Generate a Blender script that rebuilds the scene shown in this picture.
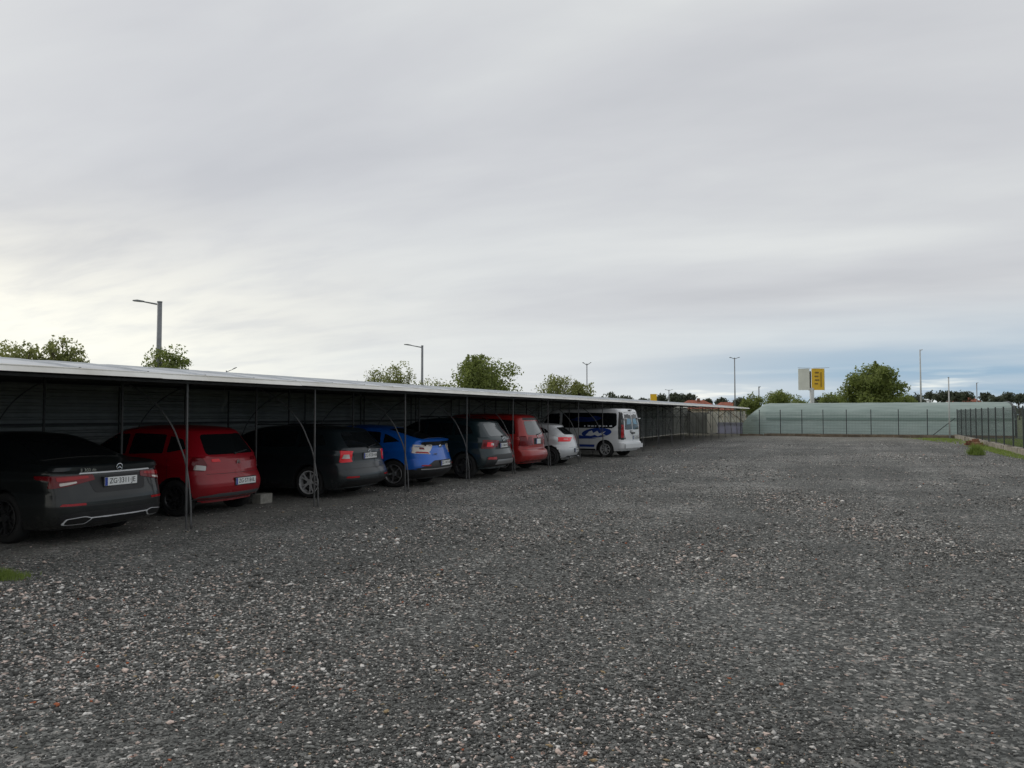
import bpy, bmesh, math, random
import numpy as np
from mathutils import Vector, Matrix
from mathutils.bvhtree import BVHTree

for o in list(bpy.data.objects): bpy.data.objects.remove(o)
S = bpy.context.scene
R = math.radians
random.seed(7); RNG = np.random.default_rng(11)

# ------------------------------------------------------------------ camera
EYE = 1.7; YAW = 24.3; FPX = 770.0
cam = bpy.data.objects.new('camera', bpy.data.cameras.new('camera'))
S.collection.objects.link(cam); S.camera = cam
cam.location = (0, 0, EYE); cam.rotation_euler = (R(90 + 2.27), 0, R(YAW))
cam.data.sensor_width = 36; cam.data.lens = FPX / 1024 * 36
cam.data.clip_end = 3000; cam.data.clip_start = .05

# ------------------------------------------------------------------ world
W = bpy.data.worlds.new('World'); S.world = W; W.use_nodes = True
nt = W.node_tree; nt.nodes.clear()
def N(t, typ, **kw):
    n = t.nodes.new(typ)
    for k, v in kw.items(): setattr(n, k, v)
    return n
def mth(t, op, a, b=None, c=None, clamp=False):
    n = N(t, 'ShaderNodeMath', operation=op, use_clamp=clamp)
    for i, v in enumerate((a, b, c)):
        if v is None: continue
        if isinstance(v, (int, float)): n.inputs[i].default_value = v
        else: t.links.new(v, n.inputs[i])
    return n.outputs[0]
def ramp(t, fac, stops, interp='LINEAR'):
    n = N(t, 'ShaderNodeValToRGB'); cr = n.color_ramp; cr.interpolation = interp
    while len(cr.elements) < len(stops): cr.elements.new(.5)
    for e, (p, c) in zip(cr.elements, stops):
        e.position = p; e.color = (c, c, c, 1) if isinstance(c, (int, float)) else (*c, 1)
    t.links.new(fac, n.inputs[0]); return n.outputs[0]
def mixc(t, f, a, b, mode='MIX'):
    n = N(t, 'ShaderNodeMix', data_type='RGBA', blend_type=mode)
    for s, v in ((n.inputs[0], f), (n.inputs[6], a), (n.inputs[7], b)):
        if isinstance(v, (int, float)): s.default_value = v
        elif isinstance(v, tuple): s.default_value = (*v, 1)
        else: t.links.new(v, s)
    return n.outputs[2]
def noise(t, vec, scale, detail=4, rough=.5, dist=0.0):
    n = N(t, 'ShaderNodeTexNoise'); n.inputs['Scale'].default_value = scale
    n.inputs['Detail'].default_value = detail; n.inputs['Roughness'].default_value = rough
    n.inputs['Distortion'].default_value = dist
    t.links.new(vec, n.inputs['Vector']); return n.outputs['Fac']
def smooth(t, v, a, b):
    n = N(t, 'ShaderNodeMapRange', interpolation_type='SMOOTHSTEP')
    t.links.new(v, n.inputs[0]); n.inputs[1].default_value = a; n.inputs[2].default_value = b
    return n.outputs[0]

SUN_AZ = 80.0      # degrees to the left of +Y
SUN_EL = 28.0
tc = N(nt, 'ShaderNodeTexCoord')
sep = N(nt, 'ShaderNodeSeparateXYZ'); nt.links.new(tc.outputs['Generated'], sep.inputs[0])
dx, dy, dz = sep.outputs
sky = N(nt, 'ShaderNodeTexSky', sky_type='NISHITA'); sky.sun_disc = False
sky.sun_elevation = R(SUN_EL); sky.sun_rotation = R(-SUN_AZ)
bgs = N(nt, 'ShaderNodeBackground'); nt.links.new(sky.outputs[0], bgs.inputs[0]); bgs.inputs[1].default_value = .09
# cloud deck: the direction projected on a high plane, so bands close up towards the horizon
zz = mth(nt, 'ADD', mth(nt, 'MAXIMUM', dz, 0.0), .16)
cx = mth(nt, 'DIVIDE', dx, zz); cy = mth(nt, 'DIVIDE', dy, zz)
cmb = N(nt, 'ShaderNodeCombineXYZ'); nt.links.new(cx, cmb.inputs[0]); nt.links.new(cy, cmb.inputs[1])
mp = N(nt, 'ShaderNodeMapping'); mp.inputs['Rotation'].default_value = (0, 0, R(-62)); mp.inputs['Scale'].default_value = (.40, 1.0, 1)
nt.links.new(cmb.outputs[0], mp.inputs[0])
n1 = noise(nt, mp.outputs[0], 1.05, 5, .5, .35)
n2 = noise(nt, mp.outputs[0], 4.0, 6, .55, .3)
nn = mth(nt, 'ADD', mth(nt, 'MULTIPLY', n1, .8), mth(nt, 'MULTIPLY', n2, .2))
deck = ramp(nt, nn, [(.34, (.425, .432, .452)), (.46, (.475, .482, .497)), (.56, (.52, .53, .535)), (.68, (.58, .59, .583))])
# azimuth right of the camera axis: positive right
rgt = mth(nt, 'ADD', mth(nt, 'MULTIPLY', dx, math.cos(R(YAW))), mth(nt, 'MULTIPLY', dy, math.sin(R(YAW))))
low = mth(nt, 'SUBTRACT', 1.0, smooth(nt, dz, .02, .30))
lowb = mth(nt, 'SUBTRACT', 1.0, smooth(nt, dz, .035, .15))
left = mth(nt, 'SUBTRACT', 1.0, smooth(nt, rgt, -.60, .05))
right = smooth(nt, rgt, .0, .5)
wn = smooth(nt, n2, .30, .62)
c1 = mixc(nt, mth(nt, 'MULTIPLY', mth(nt, 'MULTIPLY', left, low), mth(nt, 'ADD', mth(nt, 'MULTIPLY', wn, .55), .45)), deck, (.86, .83, .71))
c2 = mixc(nt, mth(nt, 'MULTIPLY', lowb, .40), c1, (.60, .64, .66))
bl = mth(nt, 'MULTIPLY', mth(nt, 'MULTIPLY', right, lowb), mth(nt, 'ADD', mth(nt, 'MULTIPLY', smooth(nt, n1, .62, .36), .4), .58))
c3 = mixc(nt, bl, c2, (.225, .34, .455))
# bright broken streaks just over the horizon
mp2 = N(nt, 'ShaderNodeMapping'); mp2.inputs['Scale'].default_value = (5, 5, 60); nt.links.new(tc.outputs['Generated'], mp2.inputs[0])
n3 = noise(nt, mp2.outputs[0], 1.0, 5, .55)
st = mth(nt, 'MULTIPLY', smooth(nt, n3, .5, .66), mth(nt, 'SUBTRACT', 1.0, smooth(nt, dz, .03, .06)))
c4 = mixc(nt, mth(nt, 'MULTIPLY', st, .8), c3, (.80, .80, .74))
bgc = N(nt, 'ShaderNodeBackground'); nt.links.new(c4, bgc.inputs[0]); bgc.inputs[1].default_value = 1.0
ms = N(nt, 'ShaderNodeMixShader'); ms.inputs[0].default_value = .94
nt.links.new(bgs.outputs[0], ms.inputs[1]); nt.links.new(bgc.outputs[0], ms.inputs[2])
wo = N(nt, 'ShaderNodeOutputWorld'); nt.links.new(ms.outputs[0], wo.inputs[0])

sl = bpy.data.lights.new('sun', 'SUN'); sl.energy = .6; sl.angle = R(25); sl.color = (1, .96, .88)
so = bpy.data.objects.new('sun', sl); S.collection.objects.link(so)
az = R(SUN_AZ); el = R(SUN_EL)
sd = Vector((-math.sin(az) * math.cos(el), math.cos(az) * math.cos(el), math.sin(el)))
so.rotation_euler = sd.to_track_quat('Z', 'Y').to_euler()

S.view_settings.view_transform = 'Standard'; S.view_settings.look = 'None'
S.view_settings.exposure = 0.44; S.view_settings.gamma = 1.0
S.render.engine = 'CYCLES'

# ------------------------------------------------------------------ helpers
COL = S.collection
def tag(o, label=None, cat=None, group=None, kind=None):
    if label: o['label'] = label
    if cat: o['category'] = cat
    if group: o['group'] = group
    if kind: o['kind'] = kind
    return o
def empty(name, loc=(0, 0, 0), rz=0, **kw):
    o = bpy.data.objects.new(name, None); COL.objects.link(o); o.location = loc; o.rotation_euler = (0, 0, rz)
    o.empty_display_size = .2
    return tag(o, **kw)
def link(name, me, parent=None, **kw):
    o = bpy.data.objects.new(name, me); COL.objects.link(o)
    if parent is not None: o.parent = parent
    return tag(o, **kw)
def mesh(name, v, f, m, smooth_=False, ang=None):
    me = bpy.data.meshes.new(name); me.from_pydata([tuple(p) for p in v], [], f); me.update()
    if m: me.materials.append(m)
    if smooth_ or ang: me.shade_smooth()
    if ang: me.set_sharp_from_angle(angle=R(ang))
    return me
class MB:
    def __init__(s): s.v = []; s.f = []
    def add(s, v, f):
        b = len(s.v); s.v += [tuple(p) for p in v]; s.f += [tuple(i + b for i in q) for q in f]; return s
    def box(s, x0, x1, y0, y1, z0, z1):
        v = [(x, y, z) for z in (z0, z1) for y in (y0, y1) for x in (x0, x1)]
        return s.add(v, [(0, 2, 3, 1), (4, 5, 7, 6), (0, 1, 5, 4), (2, 6, 7, 3), (0, 4, 6, 2), (1, 3, 7, 5)])
    def tube(s, pts, r, n=8, cap=True):
        pts = [Vector(p) for p in pts]; rs = r if isinstance(r, (list, tuple)) else [r] * len(pts)
        v = []; f = []
        t0 = (pts[1] - pts[0]).normalized()
        a = t0.orthogonal().normalized()
        for i, p in enumerate(pts):
            t = (pts[min(i + 1, len(pts) - 1)] - pts[max(i - 1, 0)]).normalized()
            a = (a - t * a.dot(t)).normalized(); b = t.cross(a)
            for k in range(n):
                an = 2 * math.pi * k / n; v.append(p + (a * math.cos(an) + b * math.sin(an)) * rs[i])
        for i in range(len(pts) - 1):
            for k in range(n):
                f.append((i * n + k, i * n + (k + 1) % n, (i + 1) * n + (k + 1) % n, (i + 1) * n + k))
        if cap: f.append(tuple(range(n))[::-1]); f.append(tuple((len(pts) - 1) * n + k for k in range(n)))
        return s.add(v, f)
    def bar(s, a, b, w, h=None):
        h = h or w; a = Vector(a); b = Vector(b); t = (b - a).normalized()
        u = t.cross(Vector((0, 0, 1)));
        if u.length < 1e-3: u = Vector((1, 0, 0))
        u.normalize(); q = t.cross(u)
        v = [p + u * i * w / 2 + q * j * h / 2 for p in (a, b) for i, j in ((-1, -1), (1, -1), (1, 1), (-1, 1))]
        return s.add(v, [(0, 1, 2, 3), (7, 6, 5, 4), (0, 4, 5, 1), (1, 5, 6, 2), (2, 6, 7, 3), (3, 7, 4, 0)])
    def build(s, name, m, parent=None, sm=False, ang=None, **kw):
        me = mesh(name, s.v, s.f, m, sm, ang)
        bm = bmesh.new(); bm.from_mesh(me); bmesh.ops.recalc_face_normals(bm, faces=bm.faces); bm.to_mesh(me); bm.free()
        return link(name, me, parent, **kw)
def P(px, depth, z=0.0):
    lat = (px - 512) / FPX * depth; c = math.cos(R(YAW)); s_ = math.sin(R(YAW))
    return Vector((lat * c - depth * s_, lat * s_ + depth * c, z))
def HY(y, depth): return EYE + (414.5 - y) / FPX * depth

# ------------------------------------------------------------------ materials
def mat(name, col, rough=.6, metal=0.0, coat=0.0, var=0.0, vs=3.0, col2=None, bump=0.0, bs=20.0, spec=.5, emit=None):
    m = bpy.data.materials.new(name); m.use_nodes = True; t = m.node_tree
    b = t.nodes['Principled BSDF']; b.inputs['Base Color'].default_value = (*col, 1)
    b.inputs['Roughness'].default_value = rough; b.inputs['Metallic'].default_value = metal
    b.inputs['Coat Weight'].default_value = coat; b.inputs['Coat Roughness'].default_value = .06
    b.inputs['Specular IOR Level'].default_value = spec
    g = N(t, 'ShaderNodeTexCoord')
    if var:
        nf = noise(t, g.outputs['Object'], vs, 6, .6)
        c2 = col2 or tuple(min(1, c * (1 + var)) for c in col); c1_ = tuple(c * (1 - var) for c in col) if not col2 else col
        t.links.new(ramp(t, nf, [(.32, c1_), (.68, c2)]), b.inputs['Base Color'])
        t.links.new(mth(t, 'ADD', mth(t, 'MULTIPLY', nf, .25), rough - .12, clamp=True), b.inputs['Roughness'])
    if bump:
        bp = N(t, 'ShaderNodeBump'); bp.inputs['Strength'].default_value = bump; bp.inputs['Distance'].default_value = .02
        t.links.new(noise(t, g.outputs['Object'], bs, 5, .6), bp.inputs['Height']); t.links.new(bp.outputs[0], b.inputs['Normal'])
    return m
def paint(name, col, metal=.35, rough=.35, coat=1.0):
    m = mat(name, col, rough, metal, coat * .55, var=.06, vs=60, spec=.35)
    t = m.node_tree; b = t.nodes['Principled BSDF']
    g = N(t, 'ShaderNodeTexCoord'); s = N(t, 'ShaderNodeSeparateXYZ'); t.links.new(g.outputs['Object'], s.inputs[0])
    d = mth(t, 'MULTIPLY', mth(t, 'SUBTRACT', 1.0, smooth(t, s.outputs[2], .2, .75)), noise(t, g.outputs['Object'], 5, 6, .65))
    src = b.inputs['Base Color'].links[0].from_socket
    t.links.new(mixc(t, mth(t, 'MULTIPLY', d, .28), src, (.11, .10, .085)), b.inputs['Base Color'])
    t.links.new(mth(t, 'ADD', mth(t, 'MULTIPLY', d, .5), .05), b.inputs['Coat Roughness'])
    return m
M = {}
M['glass'] = mat('tinted_glass', (.008, .010, .011), .04, 0, 0, spec=.55)
M['glass_grey'] = mat('reflecting_glass', (.10, .115, .12), .10, 0, 0, spec=.8)
M['rubber'] = mat('tyre_rubber', (.012, .012, .012), .8, var=.3, vs=20)
M['black'] = mat('black_plastic', (.014, .014, .015), .55, var=.2, vs=12)
M['alloy'] = mat('alloy_rim', (.50, .50, .51), .32, .9)
M['silverpaint'] = mat('painted_wheel', (.42, .42, .42), .4, .1, .5)
M['darkrim'] = mat('dark_rim', (.05, .05, .052), .4, .6)
M['brightwork'] = mat('bright_trim', (.85, .86, .88), .3, .25, .5)
M['chrome'] = mat('chrome_trim', (.75, .76, .78), .12, 1.0)
M['red_lens'] = mat('red_lamp_lens', (.34, .006, .010), .15, 0, .3, spec=.3)
M['bright_lens'] = mat('bright_red_lens', (.85, .02, .03), .15, 0, .3, spec=.3)
M['clear_lens'] = mat('clear_lamp_lens', (.55, .50, .46), .12, .1, 1)
M['dull_lens'] = mat('smoked_red_lens', (.15, .005, .009), .18, 0, .25, spec=.3)
M['plate'] = mat('plate_white', (.72, .73, .72), .4)
M['plate_blue'] = mat('plate_blue', (.02, .05, .30), .4)
M['ink'] = mat('plate_ink', (.012, .012, .012), .5)
M['inkred'] = mat('plate_red', (.5, .05, .05), .5)
M['galv'] = mat('galvanised_tube', (.11, .11, .11), .55, .3, var=.25, vs=6)
M['darksteel'] = mat('dark_steel_tube', (.055, .055, .055), .6, .3, var=.3, vs=5)
M['concrete'] = mat('concrete_block', (.26, .25, .22), .9, var=.25, vs=14, bump=.4)
M['greypaint'] = mat('grey_pole_paint', (.22, .23, .24), .5, .3, var=.2, vs=3)
M['whitepole'] = mat('pale_pole_paint', (.48, .49, .48), .5, var=.15, vs=3)
M['stone'] = mat('kerb_stone', (.30, .27, .22), .9, var=.35, vs=5, bump=.5)
M['brick'] = mat('broken_brick', (.20, .085, .05), .9, var=.45, vs=9)
M['fence'] = mat('anthracite_fence', (.06, .068, .07), .5, .2)
M['fencegreen'] = mat('green_fence_post', (.03, .055, .05), .5, .2)
M['wood'] = mat('weathered_wood', (.20, .15, .10), .8, var=.3, vs=5)

def ground_mat():
    m = bpy.data.materials.new('gravel_ground'); m.use_nodes = True; t = m.node_tree; b = t.nodes['Principled BSDF']
    g = N(t, 'ShaderNodeTexCoord'); O = g.outputs['Object']
    def vor(sc):
        v = N(t, 'ShaderNodeTexVoronoi'); v.inputs['Scale'].default_value = sc; t.links.new(O, v.inputs['Vector']); return v
    v1 = vor(42); v2 = vor(17); v3 = vor(90)
    big = noise(t, O, .22, 5, .6, .5); mid = noise(t, O, 1.3, 5, .6)
    s1 = N(t, 'ShaderNodeSeparateColor'); t.links.new(v1.outputs['Color'], s1.inputs[0])
    s2 = N(t, 'ShaderNodeSeparateColor'); t.links.new(v2.outputs['Color'], s2.inputs[0])
    base = ramp(t, s1.outputs[0], [(0, (.045, .047, .044)), (.5, (.105, .108, .101)), (1, (.23, .232, .218))])
    # patchiness of the pale stones
    patch_ = mth(t, 'ADD', mth(t, 'MULTIPLY', smooth(t, big, .42, .66), .7), mth(t, 'MULTIPLY', smooth(t, mid, .45, .7), .5))
    thr = mth(t, 'SUBTRACT', .975, mth(t, 'MULTIPLY', patch_, .15))
    lt = mth(t, 'GREATER_THAN', s1.outputs[1], thr)
    pale = ramp(t, s1.outputs[2], [(0, (.50, .42, .36)), (.35, (.55, .53, .49)), (.8, (.62, .61, .58)), (1, (.40, .22, .16))])
    c = mixc(t, mth(t, 'MULTIPLY', lt, .85), base, pale)
    lt2 = mth(t, 'GREATER_THAN', s2.outputs[1], mth(t, 'ADD', thr, .018))
    c = mixc(t, mth(t, 'MULTIPLY', lt2, .35), c, (.45, .43, .40))
    v4 = vor(6.0); s4 = N(t, 'ShaderNodeSeparateColor'); t.links.new(v4.outputs['Color'], s4.inputs[0])
    lt4 = mth(t, 'GREATER_THAN', s4.outputs[1], mth(t, 'SUBTRACT', .95, mth(t, 'MULTIPLY', patch_, .14)))
    sp_ = noise(t, O, 9.0, 6, .8)
    c = mixc(t, mth(t, 'MULTIPLY', mth(t, 'MULTIPLY', lt4, smooth(t, sp_, .45, .6)), .18), c, (.46, .43, .39))
    c = mixc(t, 1.0, c, ramp(t, sp_, [(.35, .78), (.65, 1.22)]), 'MULTIPLY')
    mr = N(t, 'ShaderNodeMapping'); mr.inputs['Scale'].default_value = (1.1, .07, 1); mr.inputs['Rotation'].default_value = (0, 0, R(-6)); t.links.new(O, mr.inputs[0])
    ruts = noise(t, mr.outputs[0], 1.0, 3, .5)
    c = mixc(t, 1.0, c, ramp(t, ruts, [(.38, .86), (.62, 1.10)]), 'MULTIPLY')
    tone = ramp(t, big, [(.36, .88), (.64, 1.08)])
    c = mixc(t, 1.0, c, tone, 'MULTIPLY')
    # packed brownish dirt along the shed's post line and inside
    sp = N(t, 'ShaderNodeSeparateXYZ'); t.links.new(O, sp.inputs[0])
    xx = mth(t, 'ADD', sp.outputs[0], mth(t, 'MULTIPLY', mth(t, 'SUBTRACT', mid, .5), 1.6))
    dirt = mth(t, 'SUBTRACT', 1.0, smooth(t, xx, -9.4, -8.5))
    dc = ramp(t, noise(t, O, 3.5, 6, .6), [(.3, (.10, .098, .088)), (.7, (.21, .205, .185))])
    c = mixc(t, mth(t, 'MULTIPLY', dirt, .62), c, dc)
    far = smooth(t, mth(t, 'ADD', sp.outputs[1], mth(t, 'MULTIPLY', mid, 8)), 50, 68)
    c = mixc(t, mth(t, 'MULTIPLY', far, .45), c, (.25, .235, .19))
    t.links.new(c, b.inputs['Base Color']); b.inputs['Roughness'].default_value = .85
    b.inputs['Specular IOR Level'].default_value = .25
    h = mth(t, 'ADD', mth(t, 'MULTIPLY', v1.outputs['Distance'], -.7), mth(t, 'MULTIPLY', v3.outputs['Distance'], -.3))
    bp = N(t, 'ShaderNodeBump'); bp.inputs['Strength'].default_value = .9; bp.inputs['Distance'].default_value = .018
    t.links.new(h, bp.inputs['Height']); t.links.new(bp.outputs[0], b.inputs['Normal'])
    return m
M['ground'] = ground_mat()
M['field'] = mat('field_grass', (.10, .125, .05), .95, var=.4, vs=.4, bump=.5)
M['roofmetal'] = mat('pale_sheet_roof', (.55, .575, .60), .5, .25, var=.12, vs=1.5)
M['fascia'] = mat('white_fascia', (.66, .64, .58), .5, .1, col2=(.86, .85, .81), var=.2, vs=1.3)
M['ceiling'] = mat('shade_dark_underside', (.05, .052, .055), .7, var=.2, vs=2)  # near-black colour stands in for the shade under the roof
M['backwall'] = mat('grey_ribbed_sheet', (.24, .25, .245), .6, .3, var=.25, vs=1.2)
M['endwall'] = mat('pale_end_sheet', (.75, .73, .68), .7, var=.15, vs=2)
for q_ in ('endwall',):
    t = M[q_].node_tree; b = t.nodes['Principled BSDF']; tr = N(t, 'ShaderNodeBsdfTranslucent'); tr.inputs[0].default_value = (.75, .75, .72, 1)
    mx = N(t, 'ShaderNodeMixShader'); mx.inputs[0].default_value = .5; t.links.new(b.outputs[0], mx.inputs[1]); t.links.new(tr.outputs[0], mx.inputs[2]); t.links.new(mx.outputs[0], t.nodes['Material Output'].inputs[0])
M['tarp'] = mat('violet_blue_tarp', (.50, .51, .58), .6, var=.25, vs=2)
t = M['tarp'].node_tree; tr = N(t, 'ShaderNodeBsdfTranslucent'); tr.inputs[0].default_value = (.6, .6, .72, 1); mx = N(t, 'ShaderNodeMixShader'); mx.inputs[0].default_value = .5; t.links.new(t.nodes['Principled BSDF'].outputs[0], mx.inputs[1]); t.links.new(tr.outputs[0], mx.inputs[2]); t.links.new(mx.outputs[0], t.nodes['Material Output'].inputs[0])

def leaf_mat(name, c1_, c2_):
    m = bpy.data.materials.new(name); m.use_nodes = True; t = m.node_tree; b = t.nodes['Principled BSDF']
    g = N(t, 'ShaderNodeTexCoord'); c = ramp(t, noise(t, g.outputs['Object'], 1.6, 5, .7), [(.33, c1_), (.66, c2_)])
    t.links.new(c, b.inputs['Base Color']); b.inputs['Roughness'].default_value = .6
    tr = N(t, 'ShaderNodeBsdfTranslucent'); t.links.new(c, tr.inputs[0])
    mx = N(t, 'ShaderNodeMixShader'); mx.inputs[0].default_value = .5
    t.links.new(b.outputs[0], mx.inputs[1]); t.links.new(tr.outputs[0], mx.inputs[2])
    t.links.new(mx.outputs[0], t.nodes['Material Output'].inputs[0]); return m
M['leaf'] = leaf_mat('olive_leaves', (.15, .18, .055), (.38, .40, .14))
M['leafdark'] = leaf_mat('dark_leaves', (.11, .15, .04), (.31, .36, .10))
M['leaffar'] = leaf_mat('far_leaves', (.075, .09, .06), (.13, .15, .10))
M['grass'] = leaf_mat('grass_blades', (.17, .25, .05), (.32, .40, .10))
M['bark'] = mat('tree_bark', (.10, .08, .06), .9, var=.3, vs=6)

# ------------------------------------------------------------------ ground
def sheet(name, x0, x1, y0, y1, z, m, **kw):
    return link(name, mesh(name, [(x0, y0, z), (x1, y0, z), (x1, y1, z), (x0, y1, z)], [(0, 1, 2, 3)], m), **kw)
sheet('field', -1500, 1500, -600, 2500, -.06, M['field'], kind='structure')
# gravel lot, gently uneven
nx, ny = 90, 150
xs = np.linspace(-15.2, 6.35, nx); ys = np.linspace(-12, 64.4, ny)
X, Y = np.meshgrid(xs, ys)
Z = (np.sin(X * .9 + 1.3 * np.sin(Y * .4)) * .012 + np.sin(Y * .75 + X * .3) * .010 + np.sin(X * 2.1 - Y * 1.7) * .005)
Z *= np.clip((X + 9.6) / 1.5, 0, 1) * np.clip((6.2 - X) / 1, 0, 1)
vv = np.stack([X.ravel(), Y.ravel(), Z.ravel()], 1).tolist()
ff = [(j * nx + i, j * nx + i + 1, (j + 1) * nx + i + 1, (j + 1) * nx + i) for j in range(ny - 1) for i in range(nx - 1)]
link('gravel_lot', mesh('gravel_lot', vv, ff, M['ground'], True), kind='structure')
sheet('shed_floor', -15.2, 6.35, 64.4, 74, 0.0, M['ground'], kind='structure').name = 'dirt_strip'

# loose stones of the foreground: one object nobody could count
def stones(n, r0, r1, pw, med, lo, hi, paler):
    ang = R(90 + YAW) + (RNG.random(n) * 2 - 1) * R(43)
    u = RNG.random(n); r = r0 + (r1 - r0) * u ** pw
    x = r * np.cos(ang); y = r * np.sin(ang)
    k = (x > -8.7 - 2.6 * RNG.random(n) ** 2.2) & (x > -14.2) & (x < 6.1) & (y < 63)
    x, y, r = x[k], y[k], r[k]; n = len(x)
    clump = .5 + .28 * np.sin(x * 1.7 + 2 * np.sin(y * .9)) * np.sin(y * 1.3 + 1.5 * np.sin(x * 1.1)) + .34 * np.sin(x * .62 + 1.7 * np.sin(y * .45) + .6) * np.cos(y * .5 + 1.3 * np.sin(x * .8)) + .14 * np.sin(x * 5.1 + 2 * np.sin(y * 3.3)) * np.sin(y * 4.3 + 1.5 * np.sin(x * 4.1))
    for (px_, d_, sx_, amp) in ((857, 11.3, 1.0, .9), (960, 9.6, .8, .6), (60, 6.2, 1.5, .8), (230, 5.6, 1.3, .8), (560, 5.0, 1.2, .5), (380, 7.4, .9, .5), (780, 16, 1.6, .6), (700, 24, 2.5, .5), (880, 30, 3.0, .5), (520, 11, 1.2, .4)):
        c_ = P(px_, d_); clump = clump + amp * np.exp(-((x - c_.x) ** 2 + (y - c_.y) ** 2) / (2 * (sx_ * .7) ** 2))
    clump = np.clip(clump - .12, 0, 1.15)
    k = RNG.random(n) < (.34 + .66 * clump); x, y, r, clump = x[k], y[k], r[k], clump[k]; n = len(x)
    s = np.exp(RNG.normal(math.log(med), .45, n)); s = np.clip(s, lo, hi) * (.68 + .55 * clump)
    base = np.array([(1, 0, 0), (-1, 0, 0), (0, 1, 0), (0, -1, 0), (.15, .1, 1), (-.1, -.2, -.6), (.7, .7, .35), (-.75, .6, .3)], float)[None]
    base = np.repeat(base, n, 0) + RNG.normal(0, .16, (n, 8, 3))
    # hull faces of a rough lump
    F = np.array([(0, 6, 4), (6, 2, 4), (2, 7, 4), (7, 1, 4), (1, 3, 4), (3, 0, 4), (0, 2, 6), (2, 1, 7), (0, 5, 2), (2, 5, 1), (1, 5, 3), (3, 5, 0)])
    sc = np.stack([s * RNG.uniform(.9, 1.7, n), s * RNG.uniform(.7, 1.2, n), s * RNG.uniform(.35, .8, n)], 1)
    v = base * sc[:, None, :]
    rz = RNG.random(n) * 6.283; tx = RNG.normal(0, .28, n)
    c, sn = np.cos(tx)[:, None], np.sin(tx)[:, None]
    vy = v[:, :, 1] * c - v[:, :, 2] * sn; vz = v[:, :, 1] * sn + v[:, :, 2] * c; vx = v[:, :, 0]
    c, sn = np.cos(rz)[:, None], np.sin(rz)[:, None]
    z0 = (np.sin(x * .9 + 1.3 * np.sin(y * .4)) * .012 + np.sin(y * .75 + x * .3) * .010 + np.sin(x * 2.1 - y * 1.7) * .005)
    z0 *= np.clip((x + 9.6) / 1.5, 0, 1) * np.clip((6.2 - x) / 1, 0, 1)
    out = np.stack([vx * c - vy * sn + x[:, None], vx * sn + vy * c + y[:, None], vz + (z0 + sc[:, 2] * .45)[:, None]], 2).reshape(-1, 3)
    tri = (F[None] + (np.arange(n) * 8)[:, None, None]).reshape(-1, 3)
    me = bpy.data.meshes.new('gravel_stones')
    me.vertices.add(len(out)); me.vertices.foreach_set('co', out.astype(np.float32).ravel())
    me.loops.add(tri.size); me.loops.foreach_set('vertex_index', tri.astype(np.int32).ravel())
    me.polygons.add(len(tri)); me.polygons.foreach_set('loop_start', np.arange(0, tri.size, 3, dtype=np.int32))
    me.update(); me.validate()
    g = .055 + .22 * RNG.random(n) ** 1.5; col = np.stack([g * 1.0, g * 1.0, g * .94], 1)
    q = RNG.random(n); lim = (.04 + .165 * clump ** 1.7) * paler
    L = q < lim
    t = RNG.uniform(.40, .92, n)
    col[L] = np.stack([t, t * .96, t * .90], 1)[L]
    K = (q < lim * .38); col[K] = np.stack([t * .95, t * .76, t * .66], 1)[K]
    K = (q > .9965); col[K] = (.42, .13, .06)
    K = (q > .985) & (q < .990); col[K] = (.38, .28, .16)
    ca = np.ones((n, 8, 4)); ca[:, :, :3] = col[:, None]
    a = me.color_attributes.new('stone_colour', 'FLOAT_COLOR', 'POINT')
    a.data.foreach_set('color', ca.astype(np.float32).ravel())
    m = bpy.data.materials.new('loose_stone'); m.use_nodes = True; t_ = m.node_tree; b = t_.nodes['Principled BSDF']
    at = N(t_, 'ShaderNodeAttribute', attribute_name='stone_colour'); tcn = N(t_, 'ShaderNodeTexCoord')
    c_ = mixc(t_, 1.0, at.outputs['Color'], ramp(t_, noise(t_, tcn.outputs['Object'], 150, 3), [(.3, .75), (.7, 1.2)]), 'MULTIPLY')
    t_.links.new(c_, b.inputs['Base Color']); b.inputs['Roughness'].default_value = .8; b.inputs['Specular IOR Level'].default_value = .3
    me.materials.append(m)
    return me, m
me1, m1 = stones(560000, 2.6, 19, 1.3, .0050, .0022, .017, 1.0)
link('gravel_stones', me1, label='loose grey crushed stones mixed with pale and rusty pebbles across the lot', cat='gravel', kind='stuff')
me2, m2 = stones(170000, 8, 55, .95, .010, .005, .026, 1.5)
link('gravel_stones', me2, label='coarser stones scattered thinly over the middle and far lot', cat='gravel', kind='stuff')

# ------------------------------------------------------------------ carport
XF, XB = -9.15, -14.4
PY = [-3.1, -.2, 2.7, 5.6, 8.5, 11.45, 14.55, 17.45, 20.3, 23.1, 26.0, 28.9] + [28.9 + 2.98 * k for k in range(1, 15)]
YE = PY[-1]
shed = empty('carport', (0, 0, 0), label='long low open-fronted metal carport with a white front edge above the row of cars', cat='carport')
prof = [(-8.96, 2.275), (-9.4, 2.34), (-10.2, 2.425), (-11.0, 2.485), (-11.7, 2.51), (-12.5, 2.49), (-13.4, 2.42), (-14.5, 2.32)]
b = MB()
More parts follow.
